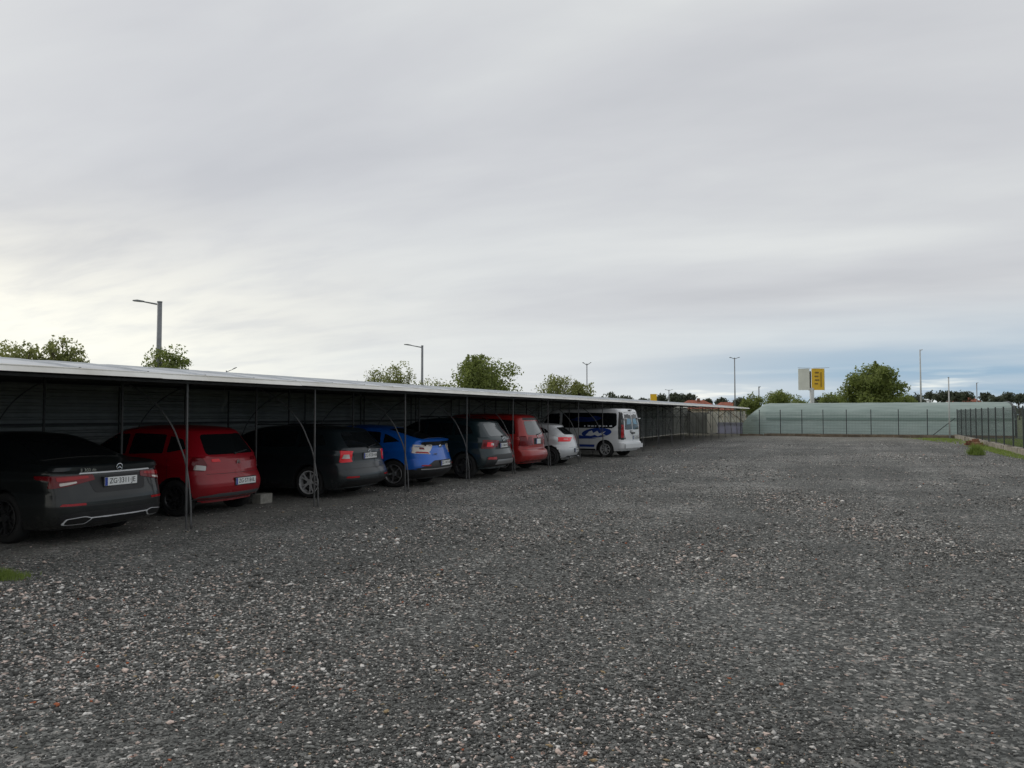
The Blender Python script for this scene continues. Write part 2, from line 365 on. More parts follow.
# roof: long sheets with raised seams about every metre; last bays made translucent, added to brighten the end wall
y0 = -4; y1 = YE + .25; YT = YE - 5.9; n = len(prof)
def roof_part(name, ya, yb, m):
    st = [(ya, 0)]; yy = ya + .4
    while yy < yb - .1: st += [(yy - .022, 0), (yy - .014, .024), (yy + .014, .024), (yy + .022, 0)]; yy += 1.02
    st.append((yb, 0)); v = []; f = []
    for yy, h in st:
        for (x, z) in prof: v.append((x, yy, z + h))
    for i in range(len(st) - 1):
        for j in range(n - 1): f.append((i * n + j, i * n + j + 1, (i + 1) * n + j + 1, (i + 1) * n + j))
    return link(name, mesh(name, v, f, m), shed)
def transl(name, col, tcol, f_):
    m = mat(name, col, .6, var=.12, vs=2); t = m.node_tree; tr = N(t, 'ShaderNodeBsdfTranslucent'); tr.inputs[0].default_value = (*tcol, 1)
    mx = N(t, 'ShaderNodeMixShader'); mx.inputs[0].default_value = f_
    t.links.new(t.nodes['Principled BSDF'].outputs[0], mx.inputs[1]); t.links.new(tr.outputs[0], mx.inputs[2]); t.links.new(mx.outputs[0], t.nodes['Material Output'].inputs[0]); return m
M['clearroof'] = transl('translucent_sheet', (.50, .50, .46), (.85, .84, .76), .75)
roof_part('roof', y0, YT, M['roofmetal']); roof_part('added_translucent_roof', YT + .002, y1, M['clearroof'])
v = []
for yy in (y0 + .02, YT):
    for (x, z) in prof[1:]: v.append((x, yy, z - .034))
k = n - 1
link('ceiling_sheet', mesh('ceiling_sheet', v, [(i, i + k, i + k + 1, i + 1) for i in range(k - 1)], M['ceiling']), shed)  # separate dark layer below the pale roof, painting in the interior shade
b = MB()
for (x, z) in prof[1:-1]: b.box(x - .02, x + .02, y0, y1 - .03, z - .10, z - .045)
b.build('purlins', M['darksteel'], shed)
# fascia in slightly kinked lengths, a lip under each
b = MB(); yy = y0; rr = random.Random(3)
while yy < y1:
    e = min(yy + 2.95, y1); d = rr.uniform(-.004, .004); d2 = rr.uniform(-.004, .004)
    v = [(-8.88, yy, 2.205 + d), (-8.88, e, 2.205 + d2), (-8.93, e, 2.268 + d2), (-8.93, yy, 2.268 + d),
         (-8.92, yy, 2.205 + d), (-8.92, e, 2.205 + d2), (-8.955, e, 2.268 + d2), (-8.955, yy, 2.268 + d)]
    b.add(v, [(0, 1, 2, 3), (7, 6, 5, 4), (0, 4, 5, 1), (3, 2, 6, 7), (0, 3, 7, 4), (1, 5, 6, 2)])
    yy = e
b.build('fascia', M['fascia'], shed)
MB().tube([(-8.94, y0, 2.276), (-8.94, y1, 2.276)], .012, 8).build('edge_roll', M['fascia'], shed, True)
MB().box(-9.19, -9.11, y0, y1 - .05, 2.16, 2.195).build('front_beam', M['darksteel'], shed)
# back wall: horizontal ribs as real folds
pts = []; z = .04
while z < 2.30:
    pts += [(XB, z), (XB, z + .065), (XB + .055, z + .085), (XB + .055, z + .115), (XB, z + .135)]
    z += .135
v = [(x, yy, z) for yy in (y0, y1) for (x, z) in pts]; k = len(pts)
link('back_wall', mesh('back_wall', v, [(i, i + 1, k + i + 1, k + i) for i in range(k - 1)], M['backwall']), shed)
MB().box(XB + .06, XB + .10, y0, y1, 1.48, 1.53).build('rail', M['darksteel'], shed)
hoop = [(-.06, 0), (-.04, .45), (.06, .95), (.2, 1.25), (.38, 1.55), (.76, 1.90), (1.25, 2.15), (1.8, 2.31), (2.45, 2.37)]
hw = 2.45
hp = [(XF - a, z) for a, z in hoop] + [(XF - 2 * hw + a, z) for a, z in hoop[::-1][1:]]
HP = []
for i in range(len(hp) - 1):       # smooth the bend
    p0 = hp[max(i - 1, 0)]; p1 = hp[i]; p2 = hp[i + 1]; p3 = hp[min(i + 2, len(hp) - 1)]
    for q in range(4):
        t = q / 4
        HP.append(tuple(.5 * (2 * p1[d] + (p2[d] - p0[d]) * t + (2 * p0[d] - 5 * p1[d] + 4 * p2[d] - p3[d]) * t * t + (3 * p1[d] - p0[d] - 3 * p2[d] + p3[d]) * t ** 3) for d in (0, 1)))
HP.append(hp[-1])
me_post = me_arch = me_in = None
for i, yy in enumerate(PY):
    if i == 0:
        p = MB().bar((0, 0, -.02), (0, 0, 2.17), .023).build('post', M['galv'], shed); me_post = p.data
        a = MB().tube([(x, 0, max(z, -.02)) for x, z in HP], .013, 8).build('arch', M['galv'], shed, True); me_arch = a.data
        q = MB().bar((0, 0, -.02), (0, 0, 2.36), .028).build('inner_post', M['darksteel'], shed); me_in = q.data
    else:
        p = link('post', me_post, shed); a = link('arch', me_arch, shed); q = link('inner_post', me_in, shed)
    p.location = (XF, yy, 0); a.location = (0, yy + .035, 0); q.location = (-10.55, yy, 0)
    q2 = link('inner_post', me_in, shed); q2.location = (-12.4, yy, 0)
    p.rotation_euler = (R(rr.uniform(-.6, .6)), R(rr.uniform(-.5, .5)), 0)
    link('back_post', me_in, shed).location = (XB + .1, yy, -.08)
MB().box(-10.60, -10.40, 11.43, 11.75, 0, .18).build('footing', M['concrete'], shed)
# end wall of pale sheets with a gap under the roof
b = MB()
for k in range(13):
    x0 = -12.45 + k * .25; b.box(x0, x0 + .20, YE, YE + .03, .7, 2.0 - .02 * (k % 3))
b.build('end_wall', M['endwall'], shed)
MB().box(-12.0, -9.3, YE - .04, YE - .01, 0, 1.0).build('end_tarp', M['tarp'], shed)
MB().box(-14.4, -12.5, YE, YE + .03, 0, 1.9).build('dark_end_sheet', M['backwall'], shed)
b = MB()
for z in (.9, 1.5, 2.05): b.bar((-14.3, YE + .07, z), (-9.2, YE + .07, z), .05, .07)
b.bar((-12.4, YE - .1, .7), (-10.8, YE - .1, 2.1), .05); b.bar((-10.8, YE - .12, 2.1), (-9.3, YE - .12, 1.0), .05)
b.build('wall_brace', M['wood'], shed)

# white cabinet and stacked panels standing in the last bays
t = empty('storage_cabinet', (-11.9, YE - 1.2, 0), label='pale upright cabinet standing in the last bay of the carport', cat='cabinet')
MB().box(-.4, .4, -.3, .3, .06, 1.75).build('cabinet_body', M['endwall'], t)
b = MB()
for x in (-.37, .37):
    for y in (-.27, .27): b.box(x - .03, x + .03, y - .03, y + .03, 0, .06)
b.build('feet', M['black'], t); MB().box(.401, .412, -.27, -.01, .1, 1.7).box(.401, .412, .01, .27, .1, 1.7).build('door', M['fascia'], t)
# strip of cloth hanging at the back wall behind the red hatchback
b = MB().tube([(-13.9, 14.0, 2.44), (-13.9, 14.01, 2.18)], .006, 5)
v = [(-13.9 + .02 * math.sin(k), 13.96 + .04 * math.sin(k * .8) + s, 2.19 - .07 * k) for k in range(7) for s in (0, .11 - .008 * k)]
b.add(v, [(2 * k, 2 * k + 1, 2 * k + 3, 2 * k + 2) for k in range(6)])
b.build('hanging_cloth', mat('pale_rag', (.30, .30, .29), .9, var=.2, vs=20), label='narrow pale rag hanging high at the back wall above the red hatchback', cat='rag')

# ------------------------------------------------------------------ cars
def crom(pts, step=.045):
    out = []
    for i in range(len(pts) - 1):
        p0 = pts[max(i - 1, 0)]; p1 = pts[i]; p2 = pts[i + 1]; p3 = pts[min(i + 2, len(pts) - 1)]
        L = math.dist(p1, p2); m = max(2, int(L / step))
        m = min(m, 7)
        # clamp tangents for uneven spacing
        d1 = min(1, L / max(math.dist(p0, p1), 1e-6)) if i else 1
        d2 = min(1, L / max(math.dist(p2, p3), 1e-6)) if i < len(pts) - 2 else 1
        T1 = [(p2[d] - p0[d]) * .5 * d1 for d in (0, 1)]; T2 = [(p3[d] - p1[d]) * .5 * d2 for d in (0, 1)]
        for q in range(m):
            t = q / m; a = 2 * t ** 3 - 3 * t * t + 1; b_ = t ** 3 - 2 * t * t + t; c = -2 * t ** 3 + 3 * t * t; e = t ** 3 - t * t
            out.append(tuple(a * p1[d] + b_ * T1[d] + c * p2[d] + e * T2[d] for d in (0, 1)))
    out.append(pts[-1]); return out
def sstep(t): t = max(0, min(1, t)); return t * t * (3 - 2 * t)

def car_shell(name, sp):
    """closed lofted body; tail at x=0 facing +X, nose at -L, wheels on z=0"""
    L, HW, belt, roofw, zs = sp['L'], sp['HW'], sp['belt'], sp['roofw'], sp['sill']
    H = max(p[1] for p in sp['prof'])
    endr = sp.get('endtaper', .10); shoulder = sp.get('shoulder', .025)
    def Wd(x, z):
        w = HW
        if z > belt: w = HW - .015 - (HW - .015 - roofw) * ((z - belt) / (H - belt)) ** 1.1
        else:
            w = HW - .02 * ((z - .55) / .4) ** 2 if z < .55 else HW
            if z > belt - .10: w -= .015 * sstep((z - belt + .10) / .10)
            # side crease
            w -= shoulder * max(0, 1 - abs(z - (belt - .28)) / .16) * .6
        if z < .38: w -= .035 * ((.38 - z) / .16) ** 2
        tail = sstep(1 - (-x) / .9); nose = sstep(1 - (L + x) / 1.1)
        return w * (1 - endr * .45 * tail - .06 * nose)
    pr = crom(sp['prof']); ia = max(range(len(pr)), key=lambda i: pr[i][1])
    def mono(pts):
        out = [pts[0]]
        for x, z in pts[1:]:
            if z > out[-1][1] + .0012: out.append((x, z))
            elif z > out[-1][1] - .004 and abs(x - out[-1][0]) > .02: out.append((x, out[-1][1] + .0012))
        return out
    ta = mono(pr[:ia + 1]); na = mono(pr[ia:][::-1])
    def itp(pts, z):
        if z <= pts[0][1]: return pts[0][0]
        for a, c in zip(pts, pts[1:]):
            if z <= c[1]: return a[0] + (c[0] - a[0]) * (z - a[1]) / (c[1] - a[1])
        return pts[-1][0]
    zt = max(ta[-1][1], na[-1][1])
    zl = sorted([z for _, z in ta] + [z for _, z in na] + list(np.arange(zs, zt, .035)) + [H - .07, H - .05, H - .035, H - .022, H - .012, H - .005, H - .001])
    Z_ = []
    for z in zl:
        if z >= zs and z < H - .0005 and (not Z_ or z - Z_[-1] > .0022): Z_.append(float(z))
    if Z_[0] > zs + .003: Z_.insert(0, zs)
    rad = sp.get('rad', .16) * 1.5; bul = sp.get('bulge', .10); NC = 15; NS = 26
    V = []; F = []
    def crn(z):
        q = (z - (H - .085)) / .085
        return math.sqrt(max(.0, 1 - q * q)) if q > 0 else 1
    for z in Z_:
        xt, xn = itp(ta, z), itp(na, z)
        if xt - xn < .03: m_ = (xt + xn) / 2; xt, xn = m_ + .015, m_ - .015
        ln = xt - xn; k = crn(z); loop = []
        rt = min(rad * (1.0 if z < belt else .75), ln * .3); rn = min(.36 if z < belt else .2, ln * .3); bt = min(bul, ln * .15); bn = min(.22, ln * .15)
        def capd(u, rr_, bb_):      # u = |y|/W
            w_ = max(HW * k, .05); yy_ = u * w_; r2 = min(rr_, w_ * .8); d = bb_ * u * u
            t = (yy_ - (w_ - r2)) / r2
            if t > 0: d += r2 * (1 - math.sqrt(max(0, 1 - min(t, 1) ** 2)))
            return d
        us = [math.sin(math.pi / 2 * (j / (NC - 1)) ** .9) for j in range(NC)]
        for u in [-q for q in us[::-1][:-1]] + us:        # tail, from -y to +y
            x = xt - capd(abs(u), rt, bt); loop.append((x, u * Wd(x, z) * k, z))
        xs_, xe_ = xt - bt - rt, xn + bn + rn
        for j in range(1, NS): x = xs_ + (xe_ - xs_) * j / NS; loop.append((x, Wd(x, z) * k, z))
        for u in (us[::-1][:-1] + [-q for q in us]):
            x = xn + capd(abs(u), rn, bn); loop.append((x, u * Wd(x, z) * k, z))
        for j in range(1, NS): x = xe_ + (xs_ - xe_) * j / NS; loop.append((x, -Wd(x, z) * k, z))
        V += loop; m = len(loop)
    n = len(Z_)
    for i in range(n - 1):
        for j in range(m): F.append((i * m + j, i * m + (j + 1) % m, (i + 1) * m + (j + 1) % m, (i + 1) * m + j))
    F.append(tuple(range(m))[::-1]); F.append(tuple((n - 1) * m + j for j in range(m)))
    me = bpy.data.meshes.new(name); me.from_pydata(V, [], F)
    bm = bmesh.new(); bm.from_mesh(me)
    bmesh.ops.remove_doubles(bm, verts=bm.verts, dist=.0004)
    bmesh.ops.recalc_face_normals(bm, faces=bm.faces)
    bm.to_mesh(me); bvh = BVHTree.FromBMesh(bm); bm.free()
    return me, bvh, Wd

def cut(me, cutter, out_name):
    """boolean difference evaluated once, no modifier left behind"""
    a = bpy.data.objects.new('tmp_a', me); c = bpy.data.objects.new('tmp_c', cutter); COL.objects.link(a); COL.objects.link(c)
    md = a.modifiers.new('b', 'BOOLEAN'); md.operation = 'DIFFERENCE'; md.solver = 'EXACT'; md.object = c
    dg = bpy.context.evaluated_depsgraph_get(); dg.update()
    r = bpy.data.meshes.new_from_object(a.evaluated_get(dg)); r.name = out_name
    bpy.data.objects.remove(a); bpy.data.objects.remove(c)
    return r

def rpoly(pts, r=.03, n=4):
    out = []
    for i, p in enumerate(pts):
        p = Vector(p); a = (Vector(pts[i - 1]) - p); c = (Vector(pts[(i + 1) % len(pts)]) - p)
        ra = min(r, a.length * .45); rc = min(r, c.length * .45)
        s = p + a.normalized() * ra; e = p + c.normalized() * rc
        for k in range(n + 1):
            t = k / n; out.append(tuple((1 - t) ** 2 * s + 2 * t * (1 - t) * p + t * t * e))
    return out
def mirror(poly): return [(-a, b_) for a, b_ in poly][::-1]

def patch(bvh, name, poly, axis, m, parent, off=.004, side=1, grid=.05, depth=.012, label=None):
    bm = bmesh.new()
    vs = [bm.verts.new((a, b_, 0)) for a, b_ in poly]; bm.faces.new(vs)
    a0, a1 = min(p[0] for p in poly), max(p[0] for p in poly); b0, b1 = min(p[1] for p in poly), max(p[1] for p in poly)
    g = a0 + grid
    while g < a1 - .004:
        bmesh.ops.bisect_plane(bm, geom=bm.verts[:] + bm.edges[:] + bm.faces[:], plane_co=(g, 0, 0), plane_no=(1, 0, 0)); g += grid
    g = b0 + grid
    while g < b1 - .004:
        bmesh.ops.bisect_plane(bm, geom=bm.verts[:] + bm.edges[:] + bm.faces[:], plane_co=(0, g, 0), plane_no=(0, 1, 0)); g += grid
    bmesh.ops.triangulate(bm, faces=[f_ for f_ in bm.faces if len(f_.verts) > 4])
    def pj(a, b_):
        if axis == 'x': o, d = Vector((3, a, b_)), Vector((-1, 0, 0))
        elif axis == 'f': o, d = Vector((-9, a, b_)), Vector((1, 0, 0))
        elif axis == 'y': o, d = Vector((a, 3 * side, b_)), Vector((0, -side, 0))
        else: o, d = Vector((a, b_, 4)), Vector((0, 0, -1))
        h = bvh.ray_cast(o, d)
        if h[0] is None: h = bvh.find_nearest({'x': Vector((0, a, b_)), 'f': Vector((-4, a, b_)), 'y': Vector((a, side, b_)), 'z': Vector((a, b_, 1.4))}[axis])
        nn_ = h[1]
        if nn_.dot(d) > 0: nn_ = -nn_
        return h[0] + (nn_ * .6 - d * .4).normalized() * off, d
    for v_ in bm.verts: v_.co, d_ = pj(v_.co.x, v_.co.y)
    be = [e for e in bm.edges if e.is_boundary]
    r = bmesh.ops.extrude_edge_only(bm, edges=be)
    for v_ in [q for q in r['geom'] if isinstance(q, bmesh.types.BMVert)]: v_.co += d_ * (depth + off)
    bmesh.ops.recalc_face_normals(bm, faces=bm.faces)
    me = bpy.data.meshes.new(name); bm.to_mesh(me); bm.free(); me.materials.append(m); me.shade_smooth(); me.set_sharp_from_angle(angle=R(40))
    return link(name, me, parent, label=label)

def text_mesh(txt, size, name, m, mtx, parent, ext=.002, align='CENTER', sx=1.0):
    c = bpy.data.curves.new(name, 'FONT'); c.body = txt; c.size = size; c.extrude = ext; c.align_x = align; c.align_y = 'CENTER'
    o = bpy.data.objects.new('tmp', c); COL.objects.link(o)
    dg = bpy.context.evaluated_depsgraph_get(); dg.update()
    me = bpy.data.meshes.new_from_object(o.evaluated_get(dg)); bpy.data.objects.remove(o)
    me.name = name; me.materials.clear(); me.materials.append(m)
    me.transform(mtx @ Matrix.Diagonal((sx, 1, 1, 1)))
    return link(name, me, parent)
REAR = Matrix.Rotation(R(90), 4, 'Z') @ Matrix.Rotation(R(90), 4, 'X')      # text faces +X
LEFT = Matrix.Rotation(R(90), 4, 'X')                                       # text faces -Y

def make_wheel_meshes(key, r, w, rimr, spokes, rimmat, style=0):
    # axis along y, outer face towards -y
    b = MB(); n = 40; pr = [(rimr, -w / 2 + .01), (rimr + .02, -w / 2), (r - .035, -w / 2 - .004), (r - .01, -w / 2 + .02), (r, -w / 2 + .05), (r, w / 2 - .05), (r - .01, w / 2 - .02), (r - .035, w / 2), (rimr, w / 2), (rimr - .01, 0)]
    v = []; f = []
    for k in range(n):
        a = 2 * math.pi * k / n
        for q, y in pr: v.append((q * math.cos(a), y, q * math.sin(a)))
    m = len(pr)
    for k in range(n):
        for j in range(m): f.append((k * m + j, k * m + (j + 1) % m, ((k + 1) % n) * m + (j + 1) % m, ((k + 1) % n) * m + j))
    ty = mesh(key + '_tyre', v, f, M['rubber'], ang=50)
    b = MB(); v = []; f = []
    pr = [(rimr + .004, -w / 2 - .004), (rimr - .012, -w / 2 - .008), (rimr - .022, -w / 2 + .01), (rimr - .03, .0)]
    for k in range(n):
        a = 2 * math.pi * k / n
        for q, y in pr: v.append((q * math.cos(a), y, q * math.sin(a)))
    for k in range(n):
        for j in range(3): f.append((k * 4 + j, k * 4 + j + 1, ((k + 1) % n) * 4 + j + 1, ((k + 1) % n) * 4 + j))
    b.add(v, f)
    for k in range(spokes):
        for tw in ((-.05, .05) if style == 1 else (0,)):
            a = 2 * math.pi * k / spokes + tw; a2 = 2 * math.pi * k / spokes + tw * 4.2
            wd0, wd1 = (.030, .018) if style == 1 else (.038, .030)
            for_ = []
            for (q, yy_, ww, an) in ((.045, -w / 2 + .035, wd0, a), (rimr * .55, -w / 2 + .012, (wd0 + wd1) / 2, (a + a2) / 2), (rimr - .012, -w / 2 + .0, wd1, a2)):
                ca, sa = math.cos(an), math.sin(an)
                for s in (-1, 1):
                    for dy_ in (0, .03): for_.append((q * ca - s * ww / 2 * sa, yy_ + dy_, q * sa + s * ww / 2 * ca))
            fs = []
            for q in (0, 4): fs += [(q, q + 4, q + 6, q + 2), (q + 1, q + 3, q + 7, q + 5), (q, q + 1, q + 5, q + 4), (q + 2, q + 6, q + 7, q + 3)]
            b.add(for_, fs)
    b.tube([(0, -w / 2 + .015, 0), (0, -w / 2 + .05, 0)], [.055, .062], 18)
    rm = mesh(key + '_rim', b.v, b.f, rimmat)
    bm = bmesh.new(); bm.from_mesh(rm); bmesh.ops.recalc_face_normals(bm, faces=bm.faces); bm.to_mesh(rm); bm.free()
    b = MB().tube([(0, -w / 2 + .075, 0), (0, -w / 2 + .095, 0)], [rimr * .62, rimr * .62], 24)
    dk = mesh(key + '_disc', b.v, b.f, M['darksteel'])
    b = MB().tube([(0, .0, 0), (0, .02, 0)], [rimr - .008, rimr - .008], 28)
    bk = mesh(key + '_well', b.v, b.f, M['black'])
    return ty, rm, dk, bk

def make_car(name, label, cat, sp, wheel_xy, theta):
    root = empty(name, label=label, cat=cat, group=None)
    L, HW = sp['L'], sp['HW']; wr = sp['wr']; oh = sp['oh']; wb = sp['wb']; pm = sp['paint']
    me, bvh, Wd = car_shell(name + '_body', sp)
    cb = MB(); ac = wr + sp.get('archgap', .045)
    for cx_ in (-oh, -oh - wb):
        for s in (-1, 1):
            cb.tube([(cx_, s * (HW - .27), wr - .01), (cx_, s * (HW + .15), wr - .01)], ac, 36)
    cm = mesh('cutter', cb.v, cb.f, None)
    bm = bmesh.new(); bm.from_mesh(cm); bmesh.ops.recalc_face_normals(bm, faces=bm.faces); bm.to_mesh(cm); bm.free()
    body = cut(me, cm, 'body'); body.materials.clear(); body.materials.append(pm); body.materials.append(M['black'])
    for p in body.polygons:
        c = p.center; p.material_index = 0
        for cx_ in (-oh, -oh - wb):
            rr_ = math.hypot(c.x - cx_, c.z - wr + .01)
            if abs(c.y) < HW - .02 and rr_ < ac + .01 and abs(c.y) > HW - .35: p.material_index = 1
        if c.z < sp['sill'] + .01 or (c.z < sp.get('lowblack', 0) and c.x > -.7): p.material_index = 1
    body.shade_smooth(); body.set_sharp_from_angle(angle=R(32))
    bo = link('body', body, root)
    # wheels
    tw = .215; ty, rm, dk, bk = make_wheel_meshes(name, wr, tw, sp.get('rimr', wr * .68), sp.get('spokes', 5), sp.get('rim', M['alloy']), sp.get('style', 0))
    for cx_ in (-oh, -oh - wb):
        for s in (-1, 1):
            w = link('wheel', ty, root); w.location = (cx_, s * (HW - tw / 2 - .035), wr - .006); w.rotation_euler = (0, R(random.uniform(0, 70)), 0 if s < 0 else math.pi)
            link('rim', rm, w); link('brake_disc', dk, w); link('hub_backing', bk, w)
    # windows
    for s in (-1, 1):
        for poly in sp['side_glass']:
            patch(bvh, 'side_window', rpoly(poly, .03), 'y', M['glass'], root, .004, s)
        if 'mirror' in sp:
            mx_, mz_ = sp['mirror']; yw = s * (Wd(mx_, mz_) + .10)
            bm = bmesh.new(); bmesh.ops.create_uvsphere(bm, u_segments=16, v_segments=10, radius=1)
            for v_ in bm.verts: v_.co = Vector((mx_ + v_.co.x * .065 - .02, yw + v_.co.y * .11, mz_ + v_.co.z * .075))
            mm = bpy.data.meshes.new('mirror'); bm.to_mesh(mm); bm.free(); mm.materials.append(sp.get('mirror_mat', pm)); mm.shade_smooth()
            mo = link('door_mirror', mm, root)
            MB().box(mx_ + .035, mx_ + .048, yw - .085, yw + .085, mz_ - .05, mz_ + .05).build('mirror_glass', M['glass_grey'], mo)
        for hx in sp.get('handles', []):
            yw = s * Wd(hx, sp['belt'] - .12)
            MB().bar((hx - .09, yw + s * .018, sp['belt'] - .12), (hx + .09, yw + s * .018, sp['belt'] - .12), .018, .026).box(hx - .09, hx - .07, min(yw - s * .02, yw + s * .02), max(yw - s * .02, yw + s * .02), sp['belt'] - .13, sp['belt'] - .11).box(hx + .07, hx + .09, min(yw - s * .02, yw + s * .02), max(yw - s * .02, yw + s * .02), sp['belt'] - .13, sp['belt'] - .11).build('door_handle', sp.get('handle_mat', pm), root)
        # door shut lines as thin dark gaps
        for hx in sp.get('shuts', []):
            patch(bvh, 'door_gap', [(hx - .003, sp['sill'] + .09), (hx + .003, sp['sill'] + .09), (hx + .003, sp['belt'] - .02), (hx - .003, sp['belt'] - .02)], 'y', M['ink'], root, .0012, s, depth=.003)
        patch(bvh, 'sill_trim', [(-oh - wb + ac + .03, sp['sill'] + .005), (-oh - ac - .03, sp['sill'] + .005), (-oh - ac - .03, sp['sill'] + .07), (-oh - wb + ac + .03, sp['sill'] + .07)], 'y', M['black'], root, .005, s, grid=.15)
    if 'windscreen' in sp: patch(bvh, 'windscreen', rpoly(sp['windscreen'], .05), 'z', M['glass'], root)
    hl = sp.get('headlight', (.48, .72)); 
    for s in (-1, 1):
        pl = rpoly([(s * HW * .45, hl[0] + .02), (s * HW * .80, hl[0]), (s * HW * .82, hl[1]), (s * HW * .5, hl[1] - .04)][::s], .03)
        patch(bvh, 'headlight', pl, 'f', M['clear_lens'], root)
    patch(bvh, 'grille', rpoly([(-HW * .4, .32), (HW * .4, .32), (HW * .44, .62), (-HW * .44, .62)], .03), 'f', M['black'], root)
    # place: rear-left wheel (local (-oh, -HW+.14)) on wheel_xy
    th = R(theta); lx, ly = -oh, -(HW - .14); c, s_ = math.cos(th), math.sin(th)
    root.location = (wheel_xy[0] - (lx * c - ly * s_), wheel_xy[1] - (lx * s_ + ly * c), 0); root.rotation_euler = (0, 0, th)
    return root, bvh, Wd
def surf_x(bvh, y, z):
    h = bvh.ray_cast(Vector((3, y, z)), Vector((-1, 0, 0))); return h[0].x
def plate(root, bvh, y, z, txt, w=.52, h=.113, frame=True):
    x = max(surf_x(bvh, y - w / 2, z), surf_x(bvh, y + w / 2, z), surf_x(bvh, y, z), surf_x(bvh, y, z + .05), surf_x(bvh, y, z - .05)) + .006
    fr = MB().box(x - .06, x, y - w / 2 - .012, y + w / 2 + .012, z - h / 2 - .014, z + h / 2 + .010).build('plate_holder', M['black'], root)
    pl = MB().box(x + .002, x + .005, y - w / 2, y + w / 2, z - h / 2, z + h / 2).build('number_plate', M['plate'], root)
    MB().box(x + .0055, x + .007, y - w / 2 + .002, y - w / 2 + .045, z - h / 2 + .002, z + h / 2 - .002).build('blue_band', M['plate_blue'], pl)
    text_mesh(txt, .098, 'plate_number', M['ink'], Matrix.Translation((x + .0066, y + .022, z)) @ REAR, pl, .0006, sx=.92)
    return pl
def lamp(bvh, root, poly, m, parts=(), grid=.035, off=.008):
    """poly in (y,z) for the left side (y<0); mirrored for the right"""
    for s in (1, -1):
        pp = poly if s == 1 else mirror(poly)
        o = patch(bvh, 'taillight', rpoly(pp, .02), 'x', m, root, off, grid=grid)
        for nm, q, mm in parts:
            patch(bvh, nm, rpoly(q if s == 1 else mirror(q), .012), 'x', mm, o, off + .004, grid=grid)
def sym(poly): return [(-a, b_) for a, b_ in poly] + [(a, b_) for a, b_ in poly[::-1]]
def wiper(root, bvh, a, c):
    xa = surf_x(bvh, *a) + .02; xc = surf_x(bvh, *c) + .018
    MB().bar((xa, a[0], a[1]), (xc, c[0], c[1]), .018, .014).tube([(xa - .03, a[0], a[1]), (xa + .01, a[0], a[1])], .022, 12).build('rear_wiper', M['black'], root)
def ring(name, x, y, z, r, tk, m, parent, star=0):
    b = MB(); b.tube([(x, y + r * math.cos(a), z + r * math.sin(a)) for a in [2 * math.pi * k / 24 for k in range(25)]], tk, 6, cap=False)
    for k in range(star):
        a = math.pi / 2 + 2 * math.pi * k / star; b.add([(x + .004, y + r * math.cos(a), z + r * math.sin(a)), (x + .006, y + .14 * r * math.cos(a + 1.05), z + .14 * r * math.sin(a + 1.05)), (x - .004, y, z), (x + .006, y + .14 * r * math.cos(a - 1.05), z + .14 * r * math.sin(a - 1.05))], [(0, 1, 2), (0, 2, 3)])
    return b.build(name, m, parent)

# --- 1 dark saloon
P1 = paint('dark_grey_paint', (.010, .013, .014), .25)
sp = dict(L=4.92, HW=.925, belt=.95, roofw=.62, sill=.20, wr=.34, oh=1.12, wb=2.94, paint=P1, rad=.15, bulge=.15, spokes=5, style=1, rimr=.235, rim=M['darkrim'], endtaper=.14,
  prof=[(-.22, .21), (-.10, .24), (-.02, .34), (0, .50), (-.02, .66), (-.07, .80), (-.10, .92), (-.09, 1.01), (-.14, 1.035), (-.40, 1.055), (-.72, 1.085), (-1.10, 1.22), (-1.50, 1.36), (-1.95, 1.44), (-2.4, 1.455), (-2.9, 1.42), (-3.3, 1.28), (-3.75, 1.04), (-4.3, .93), (-4.7, .80), (-4.88, .66), (-4.92, .45), (-4.86, .28), (-4.72, .21)],
  side_glass=[[(-3.55, 1.0), (-2.45, 1.0), (-2.50, 1.32), (-2.95, 1.31)], [(-2.38, 1.0), (-1.62, 1.01), (-1.72, 1.30), (-2.40, 1.32)], [(-1.54, 1.02), (-1.22, 1.04), (-1.45, 1.20), (-1.62, 1.26)]],
  windscreen=[(-3.68, -.60), (-3.68, .60), (-3.12, .52), (-3.12, -.52)], mirror=(-3.35, 1.03), handles=[-2.15, -1.4], shuts=[-3.35, -2.42, -1.50], handle_mat=M['chrome'])
r1, bv, wd = make_car('saloon_car', 'dark grey saloon with chrome boot strip, nearest car at the left edge', 'car', sp, (-10.3, 6.64), 2)
patch(bv, 'rear_window', rpoly([(-1.45, -.48), (-.80, -.62), (-.80, .62), (-1.45, .48)][::-1], .05), 'z', M['glass'], r1)
lamp(bv, r1, [(-.86, .74), (-.36, .835), (-.38, .905), (-.84, .90)], M['dull_lens'], [('lamp_segment', [(-.80, .83), (-.44, .86), (-.45, .89), (-.80, .885)], M['red_lens']), ('lamp_glint', [(-.78, .77), (-.60, .805), (-.60, .825), (-.78, .81)], M['clear_lens'])])
for s in (-1, 1):
    patch(bv, 'taillight', rpoly([(-.52, .86), (-.12, .82), (-.14, .90), (-.55, .905)], .02), 'y', M['dull_lens'], r1, .006, s)
patch(bv, 'chrome_strip', rpoly([(-.56, .915), (.56, .915), (.54, .937), (-.54, .937)], .008), 'x', M['brightwork'], r1, .014, grid=.06)
patch(bv, 'plate_recess', rpoly([(-.40, .665), (.40, .665), (.46, .89), (-.46, .89)], .06), 'x', M['black'], r1, .003)
patch(bv, 'bumper_groove', rpoly([(-.80, .50), (.80, .50), (.80, .512), (-.80, .512)], .005), 'x', M['ink'], r1, .003)
for s in (1, -1):
    q = [(-.80, .515), (-.52, .515), (-.52, .545), (-.78, .545)]; patch(bv, 'reflector', rpoly(q if s == 1 else mirror(q), .01), 'x', M['red_lens'], r1, .006)
